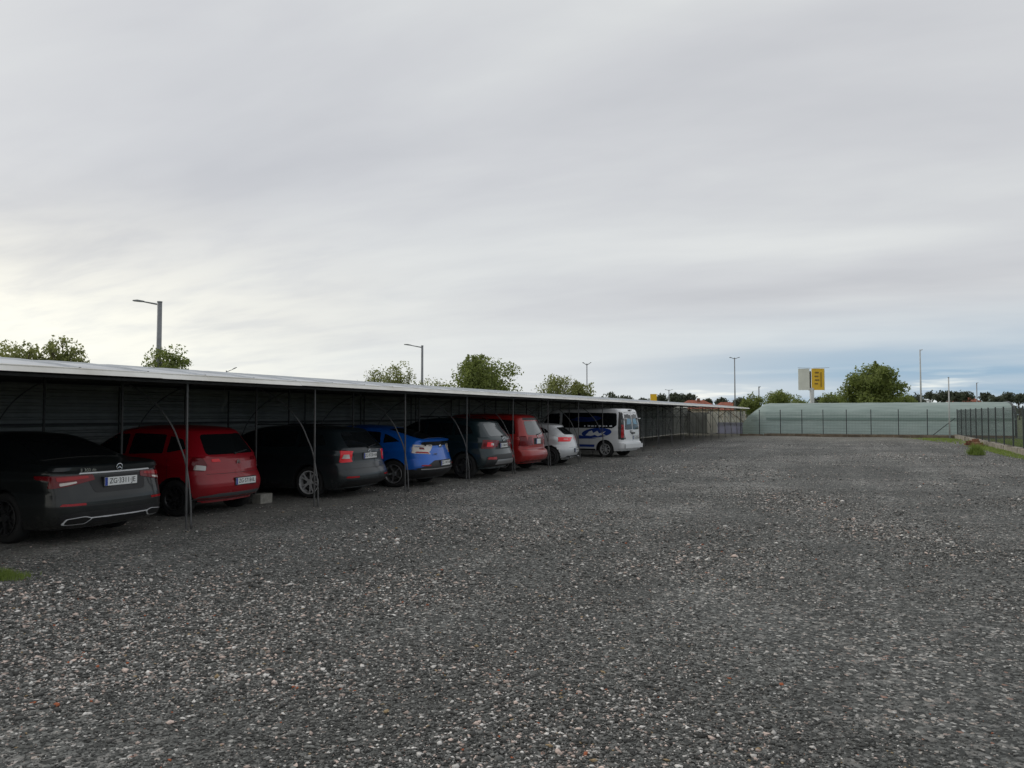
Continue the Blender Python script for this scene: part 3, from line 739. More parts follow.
patch(bv, 'diffuser', rpoly([(-.80, .265), (.80, .265), (.80, .40), (.6, .43), (-.6, .43), (-.80, .40)], .04), 'x', M['black'], r1, .005)
for s in (1, -1):
    q = [(-.76, .275), (-.50, .275), (-.42, .345), (-.52, .375), (-.74, .355)]
    o = patch(bv, 'exhaust_trim', rpoly(q if s == 1 else mirror(q), .03), 'x', M['brightwork'], r1, .016)
    q = [(-.745, .284), (-.51, .284), (-.445, .34), (-.53, .366), (-.73, .348)]; patch(bv, 'exhaust_opening', rpoly(q if s == 1 else mirror(q), .025), 'x', M['ink'], o, .020)
patch(bv, 'chrome_lip', rpoly([(-.46, .340), (.46, .340), (.44, .353), (-.44, .353)], .008), 'x', M['brightwork'], r1, .018)
plate(r1, bv, 0, .80, 'ZG\u00b73311\u00b7JE')
ring('round_emblem', surf_x(bv, 0, .985) + .012, 0, .985, .045, .005, M['chrome'], r1, 3)
text_mesh('E 300 de', .062, 'model_lettering', M['chrome'], Matrix.Translation((surf_x(bv, -.44, .97) + .015, -.45, .965)) @ Matrix.Rotation(R(-5), 4, 'Z') @ REAR, r1, .003)

# --- 2 red hatchback
P2 = paint('red_paint', (.29, .004, .012), .1)
sp = dict(L=3.94, HW=.86, belt=.98, roofw=.60, sill=.22, wr=.31, oh=.72, wb=2.46, paint=P2, rad=.19, bulge=.16, spokes=6, style=1, rimr=.20, rim=M['darkrim'], endtaper=.13,
  prof=[(-.20, .26), (-.08, .30), (-.01, .42), (0, .55), (-.04, .66), (-.09, .76), (-.11, .88), (-.16, .99), (-.28, 1.16), (-.40, 1.33), (-.46, 1.41), (-.62, 1.465), (-1.05, 1.51), (-1.5, 1.52), (-2.0, 1.49), (-2.4, 1.36), (-2.85, 1.10), (-3.3, .97), (-3.7, .80), (-3.9, .62), (-3.93, .42), (-3.85, .28), (-3.74, .24)],
  side_glass=[[(-2.7, 1.03), (-1.78, 1.03), (-1.82, 1.37), (-2.18, 1.35)], [(-1.70, 1.03), (-.98, 1.05), (-1.02, 1.36), (-1.72, 1.38)], [(-.90, 1.06), (-.55, 1.12), (-.66, 1.28), (-.92, 1.34)]],
  windscreen=[(-2.82, -.62), (-2.82, .62), (-2.28, .52), (-2.28, -.52)], mirror=(-2.52, 1.06), handles=[-1.55, -.9], shuts=[-2.55, -1.74, -.86])
r2, bv, wd = make_car('hatchback_car', 'red hatchback with dark rear glass, between the dark saloon and the black estate', 'car', sp, (-10.44, 9.53), 5)
patch(bv, 'rear_window', rpoly([(-.60, 1.02), (.60, 1.02), (.50, 1.36), (-.50, 1.36)], .07), 'x', M['glass'], r2)
lamp(bv, r2, [(-.82, .77), (-.68, .75), (-.63, .84), (-.66, .97), (-.76, .99), (-.80, .90)], M['dull_lens'], [('clear_segment', [(-.78, .78), (-.66, .765), (-.65, .84), (-.76, .86)], M['clear_lens'])])
for s in (1, -1):
    q = [(-.55, .90), (-.38, .90), (-.40, .95), (-.54, .95)]; patch(bv, 'tailgate_lamp', rpoly(q if s == 1 else mirror(q), .015), 'x', M['bright_lens' if s == 1 else 'dull_lens'], r2, .007)
patch(bv, 'tailgate_gap', rpoly([(-.66, .70), (.66, .70), (.66, .706), (-.66, .706)], .002), 'x', M['ink'], r2, .002)
patch(bv, 'bumper_trim', rpoly([(-.78, .27), (.78, .27), (.74, .34), (.5, .375), (-.5, .375), (-.74, .34)], .03), 'x', mat('grey_plastic', (.10, .105, .11), .5), r2, .006)
plate(r2, bv, .08, .555, 'ZG\u00b75718\u00b7IL')
x = surf_x(bv, 0, .88) + .014; b = MB()
for dz_ in (0, .03): b.bar((x, -.045, .855 + dz_), (x, 0, .885 + dz_), .012, .014); b.bar((x, 0, .885 + dz_), (x, .045, .855 + dz_), .012, .014)
b.build('chevron_emblem', M['chrome'], r2)
wiper(r2, bv, (0, 1.03), (.38, 1.07))

# --- 3 dark estate
P3 = paint('dark_blue_grey_paint', (.012, .019, .023), .3)
sp = dict(L=4.66, HW=.905, belt=.98, roofw=.64, sill=.20, wr=.325, oh=1.0, wb=2.67, paint=P3, rad=.14, bulge=.13, spokes=5, style=1, rimr=.235, rim=M['silverpaint'], endtaper=.11,
  prof=[(-.20, .22), (-.08, .27), (0, .36), (.0, .50), (-.04, .60), (-.09, .70), (-.11, .85), (-.12, .97), (-.22, 1.10), (-.36, 1.25), (-.46, 1.37), (-.58, 1.41), (-1.1, 1.45), (-1.8, 1.465), (-2.5, 1.44), (-2.95, 1.30), (-3.45, 1.05), (-4.0, .94), (-4.4, .80), (-4.62, .62), (-4.65, .42), (-4.58, .27), (-4.45, .22)],
  side_glass=[[(-3.25, 1.03), (-2.2, 1.03), (-2.24, 1.35), (-2.68, 1.33)], [(-2.12, 1.03), (-1.35, 1.04), (-1.37, 1.35), (-2.14, 1.36)], [(-1.27, 1.04), (-.62, 1.08), (-.76, 1.28), (-1.28, 1.34)]],
  windscreen=[(-3.4, -.62), (-3.4, .62), (-2.82, .54), (-2.82, -.54)], mirror=(-3.05, 1.06), handles=[-1.9, -1.15], shuts=[-3.05, -2.15, -1.22])
r3, bv, wd = make_car('estate_car', 'black estate with angular bright red taillight, between the red hatchback and the blue car', 'car', sp, (-10.25, 12.74), 4)
patch(bv, 'rear_window', rpoly([(-.64, 1.03), (.64, 1.03), (.52, 1.33), (-.52, 1.33)], .05), 'x', M['glass'], r3)
lamp(bv, r3, [(-.825, .73), (-.58, .74), (-.62, .84), (-.64, .96), (-.81, .97)], M['bright_lens'], [('clear_segment', [(-.80, .81), (-.65, .805), (-.66, .89), (-.77, .89)], M['clear_lens'])])
for s in (-1, 1): patch(bv, 'taillight', rpoly([(-.27, .77), (-.17, .76), (-.17, .96), (-.26, .95)], .02), 'y', M['bright_lens'], r3, .006, s)
patch(bv, 'tailgate_recess', rpoly([(-.52, .76), (.52, .76), (.52, .915), (-.52, .915)], .02), 'x', mat('recess_paint', (.018, .026, .030), .5), r3, .003)
patch(bv, 'bumper_gap', rpoly([(-.80, .60), (.80, .60), (.80, .606), (-.80, .606)], .002), 'x', M['ink'], r3, .002)
for s in (1, -1):
    q = [(-.80, .42), (-.50, .42), (-.50, .45), (-.78, .455)]; patch(bv, 'reflector', rpoly(q if s == 1 else mirror(q), .01), 'x', M['red_lens'], r3, .006)
patch(bv, 'lower_bumper', rpoly([(-.80, .23), (.80, .23), (.80, .37), (-.80, .37)], .03), 'x', M['black'], r3, .005)
plate(r3, bv, .02, .845, 'ZG\u00b79730\u00b7HA')
x = surf_x(bv, 0, .935) + .012; ring('round_emblem', x, 0, .935, .04, .006, M['chrome'], r3)
wiper(r3, bv, (0, 1.02), (.40, 1.07)); 
for s in (-1, 1): MB().tube([(-.8, s * .58, 1.44), (-.9, s * .58, 1.475), (-2.5, s * .57, 1.485), (-2.6, s * .57, 1.45)], .012, 6).build('roof_rail', M['black'], r3)

# --- 4 blue fastback
P4 = paint('bright_blue_paint', (.005, .115, .52), .2)
sp = dict(lowblack=.42, L=4.47, HW=.905, belt=.95, roofw=.60, sill=.20, wr=.32, oh=.92, wb=2.70, paint=P4, rad=.16, bulge=.17, spokes=5, style=0, rimr=.22, rim=M['alloy'], endtaper=.13,
  prof=[(-.20, .24), (-.08, .28), (-.01, .38), (0, .52), (-.03, .62), (-.07, .74), (-.12, .90), (-.12, 1.02), (-.07, 1.09), (-.16, 1.115), (-.45, 1.165), (-.85, 1.27), (-1.3, 1.37), (-1.8, 1.435), (-2.3, 1.45), (-2.8, 1.36), (-3.3, 1.12), (-3.75, .98), (-4.2, .82), (-4.42, .64), (-4.46, .42), (-4.38, .28), (-4.25, .23)],
  side_glass=[[(-3.1, 1.0), (-2.1, 1.0), (-2.14, 1.33), (-2.55, 1.31)], [(-2.02, 1.0), (-1.28, 1.02), (-1.34, 1.28), (-2.04, 1.33)], [(-1.2, 1.03), (-.78, 1.07), (-1.0, 1.17), (-1.22, 1.25)]],
  windscreen=[(-3.25, -.60), (-3.25, .60), (-2.68, .52), (-2.68, -.52)], mirror=(-2.9, 1.03), handles=[-1.8, -1.1], shuts=[-2.9, -2.06, -1.15])
r4, bv, wd = make_car('fastback_car', 'bright blue fastback with a black spoiler panel and pale taillights', 'car', sp, (-9.98, 15.44), 5)
patch(bv, 'rear_window', rpoly([(-1.25, -.46), (-.30, -.60), (-.30, .60), (-1.25, .46)][::-1], .05), 'z', M['glass'], r4)
patch(bv, 'lower_window', rpoly([(-.74, .96), (.74, .96), (.72, 1.06), (-.72, 1.06)], .03), 'x', M['glass'], r4, .004)
lamp(bv, r4, [(-.87, .80), (-.50, .765), (-.58, .87), (-.66, .98), (-.84, 1.0)], M['clear_lens'], [('red_segment', [(-.84, .81), (-.54, .78), (-.58, .82), (-.82, .84)], M['red_lens']), ('inner_segment', [(-.77, .89), (-.66, .88), (-.68, .93), (-.76, .94)], M['dull_lens'])])
for s in (-1, 1): patch(bv, 'taillight', rpoly([(-.36, .85), (-.16, .81), (-.16, .99), (-.28, .98)], .02), 'y', M['clear_lens'], r4, .006, s)
patch(bv, 'lower_bumper', rpoly([(-.88, .215), (.88, .215), (.88, .44), (.42, .62), (-.42, .62), (-.88, .44)], .04), 'x', M['black'], r4, .005)
patch(bv, 'bumper_strip', rpoly([(-.80, .415), (.80, .415), (.80, .44), (-.80, .44)], .01), 'x', M['alloy'], r4, .010)
for s in (1, -1):
    q = [(-.80, .50), (-.58, .50), (-.60, .525), (-.78, .53)]; patch(bv, 'reflector', rpoly(q if s == 1 else mirror(q), .01), 'x', M['red_lens'], r4, .012)
plate(r4, bv, .04, .545, 'ZG\u00b71747\u00b7HV')
x = surf_x(bv, 0, .945) + .012
MB().add([(x, .085 * math.cos(a), .945 + .03 * math.sin(a)) for a in [2 * math.pi * k / 20 for k in range(20)]] + [(x + .008, .06 * math.cos(a), .945 + .018 * math.sin(a)) for a in [2 * math.pi * k / 20 for k in range(20)]], [(k, (k + 1) % 20, 20 + (k + 1) % 20, 20 + k) for k in range(20)] + [tuple(range(20, 40))]).build('oval_emblem', M['chrome'], r4)
text_mesh('IONIQ', .06, 'model_lettering', M['chrome'], Matrix.Translation((surf_x(bv, -.36, .76) + .022, -.34, .765)) @ Matrix.Rotation(R(-5), 4, 'Z') @ REAR, r4, .003)

# --- 5 dark teal crossover
P5 = paint('dark_teal_paint', (.010, .024, .029), .3)
sp = dict(L=4.38, HW=.92, belt=1.08, roofw=.66, sill=.26, wr=.345, oh=.86, wb=2.64, paint=P5, rad=.16, bulge=.14, spokes=5, style=0, rimr=.23, rim=M['darkrim'], endtaper=.11,
  prof=[(-.22, .30), (-.08, .33), (0, .42), (0, .55), (-.03, .66), (-.08, .78), (-.10, .92), (-.12, 1.06), (-.24, 1.22), (-.38, 1.40), (-.44, 1.50), (-.58, 1.54), (-1.1, 1.59), (-1.8, 1.61), (-2.4, 1.57), (-2.8, 1.42), (-3.2, 1.18), (-3.75, 1.06), (-4.15, .92), (-4.34, .72), (-4.37, .5), (-4.3, .34), (-4.18, .29)],
  side_glass=[[(-3.0, 1.14), (-2.05, 1.14), (-2.08, 1.48), (-2.52, 1.46)], [(-1.97, 1.14), (-1.22, 1.15), (-1.24, 1.47), (-1.99, 1.49)], [(-1.14, 1.16), (-.62, 1.20), (-.74, 1.38), (-1.16, 1.46)]],
  windscreen=[(-3.14, -.64), (-3.14, .64), (-2.66, .56), (-2.66, -.56)], mirror=(-2.82, 1.17), handles=[-1.75, -1.05], shuts=[-2.85, -2.0, -1.1])
r5, bv, wd = make_car('crossover_car', 'dark teal crossover with roundish red taillights and silver bumper bar, beside the blue fastback', 'car', sp, (-9.58, 18.22), 2)
patch(bv, 'rear_window', rpoly([(-.62, 1.12), (.62, 1.12), (.52, 1.46), (-.52, 1.46)], .06), 'x', M['glass_grey'], r5)
lamp(bv, r5, [(-.86, .80), (-.56, .80), (-.50, .90), (-.56, 1.02), (-.84, 1.03)], M['dull_lens'], [('lamp_centre', [(-.78, .85), (-.60, .85), (-.60, .97), (-.76, .97)], M['bright_lens']), ('clear_segment', [(-.66, .88), (-.54, .88), (-.54, .94), (-.66, .94)], M['clear_lens'])])
for s in (-1, 1): patch(bv, 'taillight', rpoly([(-.34, .83), (-.12, .82), (-.12, 1.02), (-.30, 1.01)], .03), 'y', M['dull_lens'], r5, .006, s)
patch(bv, 'tailgate_recess', rpoly([(-.46, .78), (.46, .78), (.46, .98), (-.46, .98)], .02), 'x', M['black'], r5, .003)
patch(bv, 'lower_bumper', rpoly([(-.84, .33), (.84, .33), (.84, .58), (.6, .64), (-.6, .64), (-.84, .58)], .04), 'x', M['black'], r5, .004)
patch(bv, 'bumper_bar', rpoly([(-.60, .38), (.60, .38), (.52, .50), (-.52, .50)], .03), 'x', M['alloy'], r5, .010)
for s in (1, -1):
    q = [(-.82, .52), (-.56, .51), (-.55, .58), (-.80, .58)]; patch(bv, 'fog_lamp', rpoly(q if s == 1 else mirror(q), .01), 'x', M['red_lens'], r5, .010)
plate(r5, bv, .0, .87, 'ZG\u00b72864\u00b7HD'); ring('round_emblem', surf_x(bv, 0, 1.03) + .012, 0, 1.03, .045, .007, M['chrome'], r5)
wiper(r5, bv, (0, 1.11), (.38, 1.15))
for s in (-1, 1): MB().tube([(-.8, s * .60, 1.57), (-.9, s * .60, 1.63), (-2.3, s * .59, 1.64), (-2.4, s * .59, 1.60)], .013, 6).build('roof_rail', M['black'], r5)

# --- 6 red people carrier
P6 = paint('brick_red_paint', (.32, .014, .013), .1)
sp = dict(L=4.75, HW=.91, belt=1.05, roofw=.68, sill=.24, wr=.325, oh=.86, wb=2.85, paint=P6, rad=.15, bulge=.12, spokes=7, style=0, rimr=.21, rim=M['alloy'], endtaper=.10,
  prof=[(-.20, .26), (-.07, .30), (0, .38), (.02, .48), (-.01, .60), (-.08, .66), (-.09, .80), (-.11, 1.0), (-.18, 1.22), (-.28, 1.46), (-.34, 1.60), (-.50, 1.68), (-1.1, 1.72), (-2.0, 1.73), (-2.8, 1.69), (-3.3, 1.48), (-3.8, 1.18), (-4.25, 1.0), (-4.6, .80), (-4.73, .58), (-4.72, .42), (-4.66, .30), (-4.55, .26)],
  side_glass=[[(-3.45, 1.10), (-2.5, 1.10), (-2.54, 1.57), (-3.02, 1.53)], [(-2.42, 1.10), (-1.50, 1.10), (-1.50, 1.58), (-2.44, 1.59)], [(-1.42, 1.10), (-.48, 1.12), (-.56, 1.52), (-1.42, 1.58)]],
  windscreen=[(-3.75, -.66), (-3.75, .66), (-3.12, .58), (-3.12, -.58)], mirror=(-3.25, 1.14), handles=[-2.3, -1.3], shuts=[-3.3, -2.46, -1.46])
r6, bv, wd = make_car('people_carrier', 'brick red people carrier with a tall pale rear window and a small white plate', 'car', sp, (-9.74, 21.05), 0)
patch(bv, 'rear_window', rpoly([(-.62, 1.08), (.62, 1.08), (.54, 1.50), (-.54, 1.50)], .10), 'x', M['glass_grey'], r6)
patch(bv, 'top_spoiler', rpoly([(-.56, 1.53), (.56, 1.53), (.52, 1.60), (-.52, 1.60)], .02), 'x', M['black'], r6)
lamp(bv, r6, [(-.86, .76), (-.66, .76), (-.66, .90), (-.70, 1.06), (-.84, 1.06)], M['dull_lens'])
for s in (-1, 1): patch(bv, 'taillight', rpoly([(-.26, .78), (-.11, .78), (-.14, 1.04), (-.24, 1.04)], .02), 'y', M['dull_lens'], r6, .006, s)
patch(bv, 'plate_recess', rpoly([(-.30, .80), (.30, .80), (.30, .99), (-.30, .99)], .02), 'x', M['black'], r6, .003)
patch(bv, 'bumper_trim', rpoly([(-.82, .27), (.82, .27), (.80, .33), (-.80, .33)], .02), 'x', M['black'], r6, .006)
patch(bv, 'bumper_gap', rpoly([(-.82, .655), (.82, .655), (.82, .663), (-.82, .663)], .002), 'x', M['ink'], r6, .002)
o = plate(r6, bv, 0, .89, '', w=.34, h=.15); wiper(r6, bv, (.0, 1.09), (.40, 1.14))
ring('round_emblem', surf_x(bv, 0, 1.035) + .012, 0, 1.035, .04, .006, M['chrome'], r6)

# --- 7 silver hatchback
P7 = paint('silver_paint', (.58, .59, .60), .3)
sp = dict(L=4.30, HW=.89, belt=.98, roofw=.60, sill=.20, wr=.32, oh=.74, wb=2.70, paint=P7, rad=.20, bulge=.18, spokes=5, style=1, rimr=.22, rim=M['darkrim'], endtaper=.14,
  prof=[(-.24, .22), (-.09, .26), (-.01, .38), (0, .54), (-.04, .70), (-.09, .86), (-.14, .99), (-.30, 1.12), (-.48, 1.26), (-.54, 1.34), (-.75, 1.38), (-1.3, 1.42), (-1.8, 1.43), (-2.3, 1.40), (-2.7, 1.27), (-3.15, 1.05), (-3.7, .93), (-4.1, .78), (-4.27, .60), (-4.29, .42), (-4.22, .27), (-4.1, .22)],
  side_glass=[[(-2.95, 1.03), (-2.0, 1.03), (-2.04, 1.32), (-2.42, 1.30)], [(-1.92, 1.03), (-1.2, 1.05), (-1.24, 1.30), (-1.94, 1.32)], [(-1.12, 1.06), (-.75, 1.10), (-.9, 1.22), (-1.14, 1.28)]],
  windscreen=[(-3.08, -.60), (-3.08, .60), (-2.55, .52), (-2.55, -.52)], mirror=(-2.78, 1.06), handles=[-1.7, -1.0], shuts=[-2.75, -1.96, -1.08])
r7, bv, wd = make_car('hatchback_car', 'silver hatchback with glowing red taillight between the red people carrier and the white van', 'car', sp, (-9.45, 24.02), 7)
patch(bv, 'rear_window', rpoly([(-.60, 1.03), (.60, 1.03), (.50, 1.27), (-.50, 1.27)], .05), 'x', M['glass'], r7)
lamp(bv, r7, [(-.84, .80), (-.42, .80), (-.46, .88), (-.56, .945), (-.82, .95)], M['bright_lens'], [('lamp_glint', [(-.74, .85), (-.56, .85), (-.58, .90), (-.72, .905)], mat('pink_lens_glint', (.8, .25, .25), .2))])  # the pink patch is a highlight put into the lamp's colour
for s in (-1, 1): patch(bv, 'taillight', rpoly([(-.36, .84), (-.12, .81), (-.12, .94), (-.30, .93)], .02), 'y', M['bright_lens'], r7, .006, s)
patch(bv, 'lower_bumper', rpoly([(-.70, .24), (.70, .24), (.66, .33), (-.66, .33)], .03), 'x', M['black'], r7, .004)
patch(bv, 'tailgate_gap', rpoly([(-.62, .60), (.62, .60), (.62, .606), (-.62, .606)], .002), 'x', M['ink'], r7, .002)
plate(r7, bv, 0, .50, 'ZG\u00b74406\u00b7GS'); ring('round_emblem', surf_x(bv, 0, .90) + .012, 0, .90, .045, .006, M['chrome'], r7, 3)
for s in (-1, 1): MB().tube([(-.16, s * .52, .26), (-.02, s * .52, .26)], .035, 12).build('exhaust_tip', M['chrome'], r7)

# --- 8 white van
P8 = paint('white_van_paint', (.72, .73, .74), 0, .4)
sp = dict(L=4.80, HW=.95, belt=1.15, roofw=.82, sill=.26, wr=.325, oh=.86, wb=2.95, paint=P8, rad=.14, bulge=.05, spokes=8, style=0, rimr=.215, rim=M['silverpaint'], endtaper=.04, shoulder=.012, archgap=.06,
  prof=[(-.16, .30), (-.04, .32), (0, .40), (.0, .58), (-.06, .62), (-.07, .9), (-.08, 1.15), (-.11, 1.45), (-.17, 1.75), (-.23, 1.88), (-.42, 1.935), (-1.0, 1.955), (-2.0, 1.97), (-3.0, 1.96), (-3.5, 1.86), (-3.9, 1.55), (-4.25, 1.20), (-4.55, 1.02), (-4.74, .80), (-4.79, .55), (-4.74, .36), (-4.62, .30)],
  side_glass=[], windscreen=[(-4.15, -.70), (-4.15, .70), (-3.55, .66), (-3.55, -.66)], mirror=(-3.75, 1.35), mirror_mat=M['black'], handles=[-3.0], shuts=[-3.8, -2.85, -1.55], handle_mat=M['black'])
r8, bv, wd = make_car('passenger_van', 'white van with dark side windows and a blue oval graphic, tallest vehicle under the carport', 'van', sp, (-9.25, 29.62), -8)
VB = mat('graphic_blue', (.012, .045, .26), .35, 0, .5); VW = mat('graphic_white', (.75, .77, .80), .4)
for s in (-1, 1):
    patch(bv, 'side_window', rpoly([(-2.80, 1.16), (-.52, 1.16), (-.34, 1.28), (-.38, 1.76), (-2.80, 1.78)], .08), 'y', M['glass'], r8, .004, s)
    patch(bv, 'side_window', rpoly([(-3.75, 1.20), (-2.92, 1.16), (-2.92, 1.76), (-3.42, 1.72)], .06), 'y', M['glass'], r8, .004, s)
    o = patch(bv, 'oval_graphic', [(-1.22 + .66 * math.cos(a), .97 + .19 * math.sin(a) + .05 * math.cos(a)) for a in [2 * math.pi * k / 40 for k in range(40)]], 'y', VB, r8, .005, s)
    patch(bv, 'wave_figure', [(-1.72, .86), (-1.55, 1.02), (-1.42, 1.06), (-1.36, .96), (-1.28, 1.0), (-1.18, 1.05), (-1.10, .95), (-.92, .99), (-.80, 1.05), (-.94, .93), (-.78, .86), (-1.02, .88), (-1.16, .83), (-1.30, .89), (-1.46, .84)], 'y', VW, o, .008, s, depth=.002)
    patch(bv, 'blue_swoosh', rpoly([(-2.05, .72), (-1.2, .74), (-1.62, .80), (-2.05, .88)], .03), 'y', VB, r8, .004, s, depth=.002)
    patch(bv, 'blue_stripe', rpoly([(-2.1, .40), (-1.32, .40), (-1.30, .50), (-2.1, .50)], .02), 'y', VB, r8, .006, s, depth=.002)
    patch(bv, 'window_graphic', rpoly([(-2.45, 1.48), (-1.9, 1.40), (-1.25, 1.44), (-.98, 1.56), (-1.3, 1.66), (-1.6, 1.58), (-2.0, 1.62)], .08), 'y', mat('night_blue_film', (.015, .03, .13), .2), r8, .006, s, depth=.002)
    for k in range(8):
        x0 = -1.78 + k * .16; patch(bv, 'window_mark', [(x0, 1.215), (x0 + (.11 if k % 3 else .06), 1.215), (x0 + (.11 if k % 3 else .06), 1.265), (x0, 1.265)], 'y', VW, r8, .006, s, depth=.002)
    patch(bv, 'corner_panel', rpoly([(-.28, .72), (-.09, .72), (-.17, 1.78), (-.30, 1.80)], .02), 'y', M['black'], r8, .004, s)
for s in (1, -1):
    q = [(-.89, .70), (-.77, .70), (-.70, 1.78), (-.82, 1.80)]
    patch(bv, 'corner_panel', rpoly(q if s == 1 else mirror(q), .02), 'x', M['black'], r8, .004)
    q = [(-.88, .78), (-.78, .78), (-.76, 1.30), (-.86, 1.30)]
    patch(bv, 'taillight', rpoly(q if s == 1 else mirror(q), .02), 'x', M['red_lens'], r8, .009)
    q = [(-.68, 1.10), (-.04, 1.10), (-.04, 1.68), (-.60, 1.70)]
    patch(bv, 'rear_window', rpoly(q if s == 1 else mirror(q), .06), 'x', M['glass'], r8, .005)
    q = [(-.50, 1.30), (-.14, 1.32), (-.10, 1.52), (-.42, 1.55)]
    patch(bv, 'window_film', rpoly(q if s == 1 else mirror(q), .04), 'x', mat('pale_blue_film', (.14, .30, .42), .3), r8, .008, depth=.002)
    MB().box(-.14, -.03, s * .66 - .05, s * .66 + .05, 1.52, 1.56).build('door_hinge', P8, r8)
patch(bv, 'door_gap', [(-.004, .62), (.004, .62), (.004, 1.84), (-.004, 1.84)], 'x', M['ink'], r8, .002)
MB().box(-.10, .012, -.84, .84, .37, .53).build('rear_bumper', P8, r8)
MB().box(-.07, -.02, -.13, .13, .93, .99).build('door_latch', M['black'], r8)
ring('round_emblem', surf_x(bv, -.01, 1.02) + .02, -.2, 1.02, .05, .01, M['darkrim'], r8)
plate(r8, bv, .28, .78, 'ZG\u00b75120\u00b7IB')
MB().box(-.24, -.15, -.10, .10, 1.86, 1.895).build('brake_light_pod', M['black'], r8)

# ------------------------------------------------------------------ fences
def mesh_fence(root, a, c, h, z0, mm, step=.05, wires=.0034, hstep=.2):
    a = Vector(a); c = Vector(c); L = (c - a).length; d = (c - a) / L; b = MB()
    k = .03
    while k < L:
        p = a + d * k; r = wires / 2; x, y = p.x, p.y
        b.add([(x - r, y - r, z0), (x + r, y - r, z0), (x, y + r, z0), (x - r, y - r, h), (x + r, y - r, h), (x, y + r, h)], [(0, 1, 4, 3), (1, 2, 5, 4), (2, 0, 3, 5)])
        k += step
    z = z0 + .03
    while z < h: b.bar((a.x, a.y, z), (c.x, c.y, z), .007); z += hstep
    return b.build('mesh_panel', mm, root)
XR = 6.4
rf = empty('mesh_fence', (0, 0, 0), label='dark grey metal mesh fence along the right edge of the lot', cat='fence')
py = [64 - 2.47 * k for k in range(19)]
pm_ = None
for k, yy in enumerate(py):
    if pm_ is None: o = MB().box(-.03, .03, -.022, .022, 0, 2.06).box(-.034, .034, -.026, .026, 2.06, 2.08).build('post', M['fence'], rf); pm_ = o.data
    else: o = link('post', pm_, rf)
    o.location = (XR, yy, 0)
for k in range(len(py) - 1): mesh_fence(rf, (XR, py[k], 0), (XR, py[k + 1], 0), 2.03, .25, M['fence'])
ff_ = empty('mesh_fence', (0, 0, 0), label='thin wire mesh fence across the far end before the netted tunnel', cat='fence')
fx = [-8.75, -7.3, -5.72, -4.13, -2.6, -.95, .75, 2.6, 4.5]
for k, x in enumerate(fx):
    o = link('post', pm_, ff_); o.location = (x, 64.05, 0); o.data = pm_
for k in range(len(fx)): mesh_fence(ff_, (fx[k], 64.05, 0), ((fx + [XR - .06])[k + 1], 64.05, 0), 1.9, .2, M['fencegreen'], .1, .005)
MB().bar((4.75, 64.2, .1), (XR - .1, 64.2, 1.45), .05).build('brace', M['fence'], ff_)

def rough_box(b, x0, x1, y0, y1, z0, z1, j, rnd):
    v = [(x + rnd.uniform(-j, j), y + rnd.uniform(-j, j), z if z == z0 else z + rnd.uniform(-j, j)) for z in (z0, z1) for y in (y0, y1) for x in (x0, x1)]
    b.add(v, [(0, 2, 3, 1), (4, 5, 7, 6), (0, 1, 5, 4), (2, 6, 7, 3), (0, 4, 6, 2), (1, 3, 7, 5)])
rk = random.Random(5); b = MB(); yy = 20
while yy < 63.8:
    l = rk.uniform(.7, 1.2); rough_box(b, 6.18, 6.55, yy, yy + l, -.05, .24, .03, rk); yy += l + .015
b.build('stone_kerb', M['stone'], label='uneven low kerb of pale stone under the right hand fence', cat='kerb')
b = MB(); x = -8.8
while x < 6.1:
    l = rk.uniform(.5, 1.3); rough_box(b, x, x + l, 63.75, 64.0, -.05, .14 + .05 * rk.random(), .03, rk); x += l + .02
b.build('low_kerb', mat('brown_kerb', (.17, .135, .095), .9, var=.4, vs=2, bump=.5), label='low brownish kerb along the foot of the far green fence', cat='kerb')
bk = random.Random(9); pile = MB()
for k in range(34):
    c = Vector((bk.gauss(5.45, .20), bk.gauss(47.5, .9), 0)); s = bk.uniform(.06, .15)
    hh = max(0, .22 - .25 * abs(c.x - 5.45)) * bk.random() * 1.4
    rough_box(pile, c.x - s, c.x + s, c.y - s * .8, c.y + s * .8, hh, hh + s * .9, .03, bk)
pile.build('brick_rubble', M['brick'], label='heap of broken red brick beside the right kerb near the fence corner', cat='rubble')
po = MB().tube([(0, 0, 0), (0, 0, 4.35)], [.055, .04], 12)
t = empty('metal_pole', P(949, 55.5), label='slender pale pole standing bare just inside the far fence corner', cat='pole')
po.build('shaft', M['whitepole'], t, True); MB().box(-.12, .12, -.12, .12, 0, .02).build('base_plate', M['greypaint'], t); MB().tube([(0, 0, 4.35), (0, 0, 4.40)], .05, 10).build('cap', M['greypaint'], t)

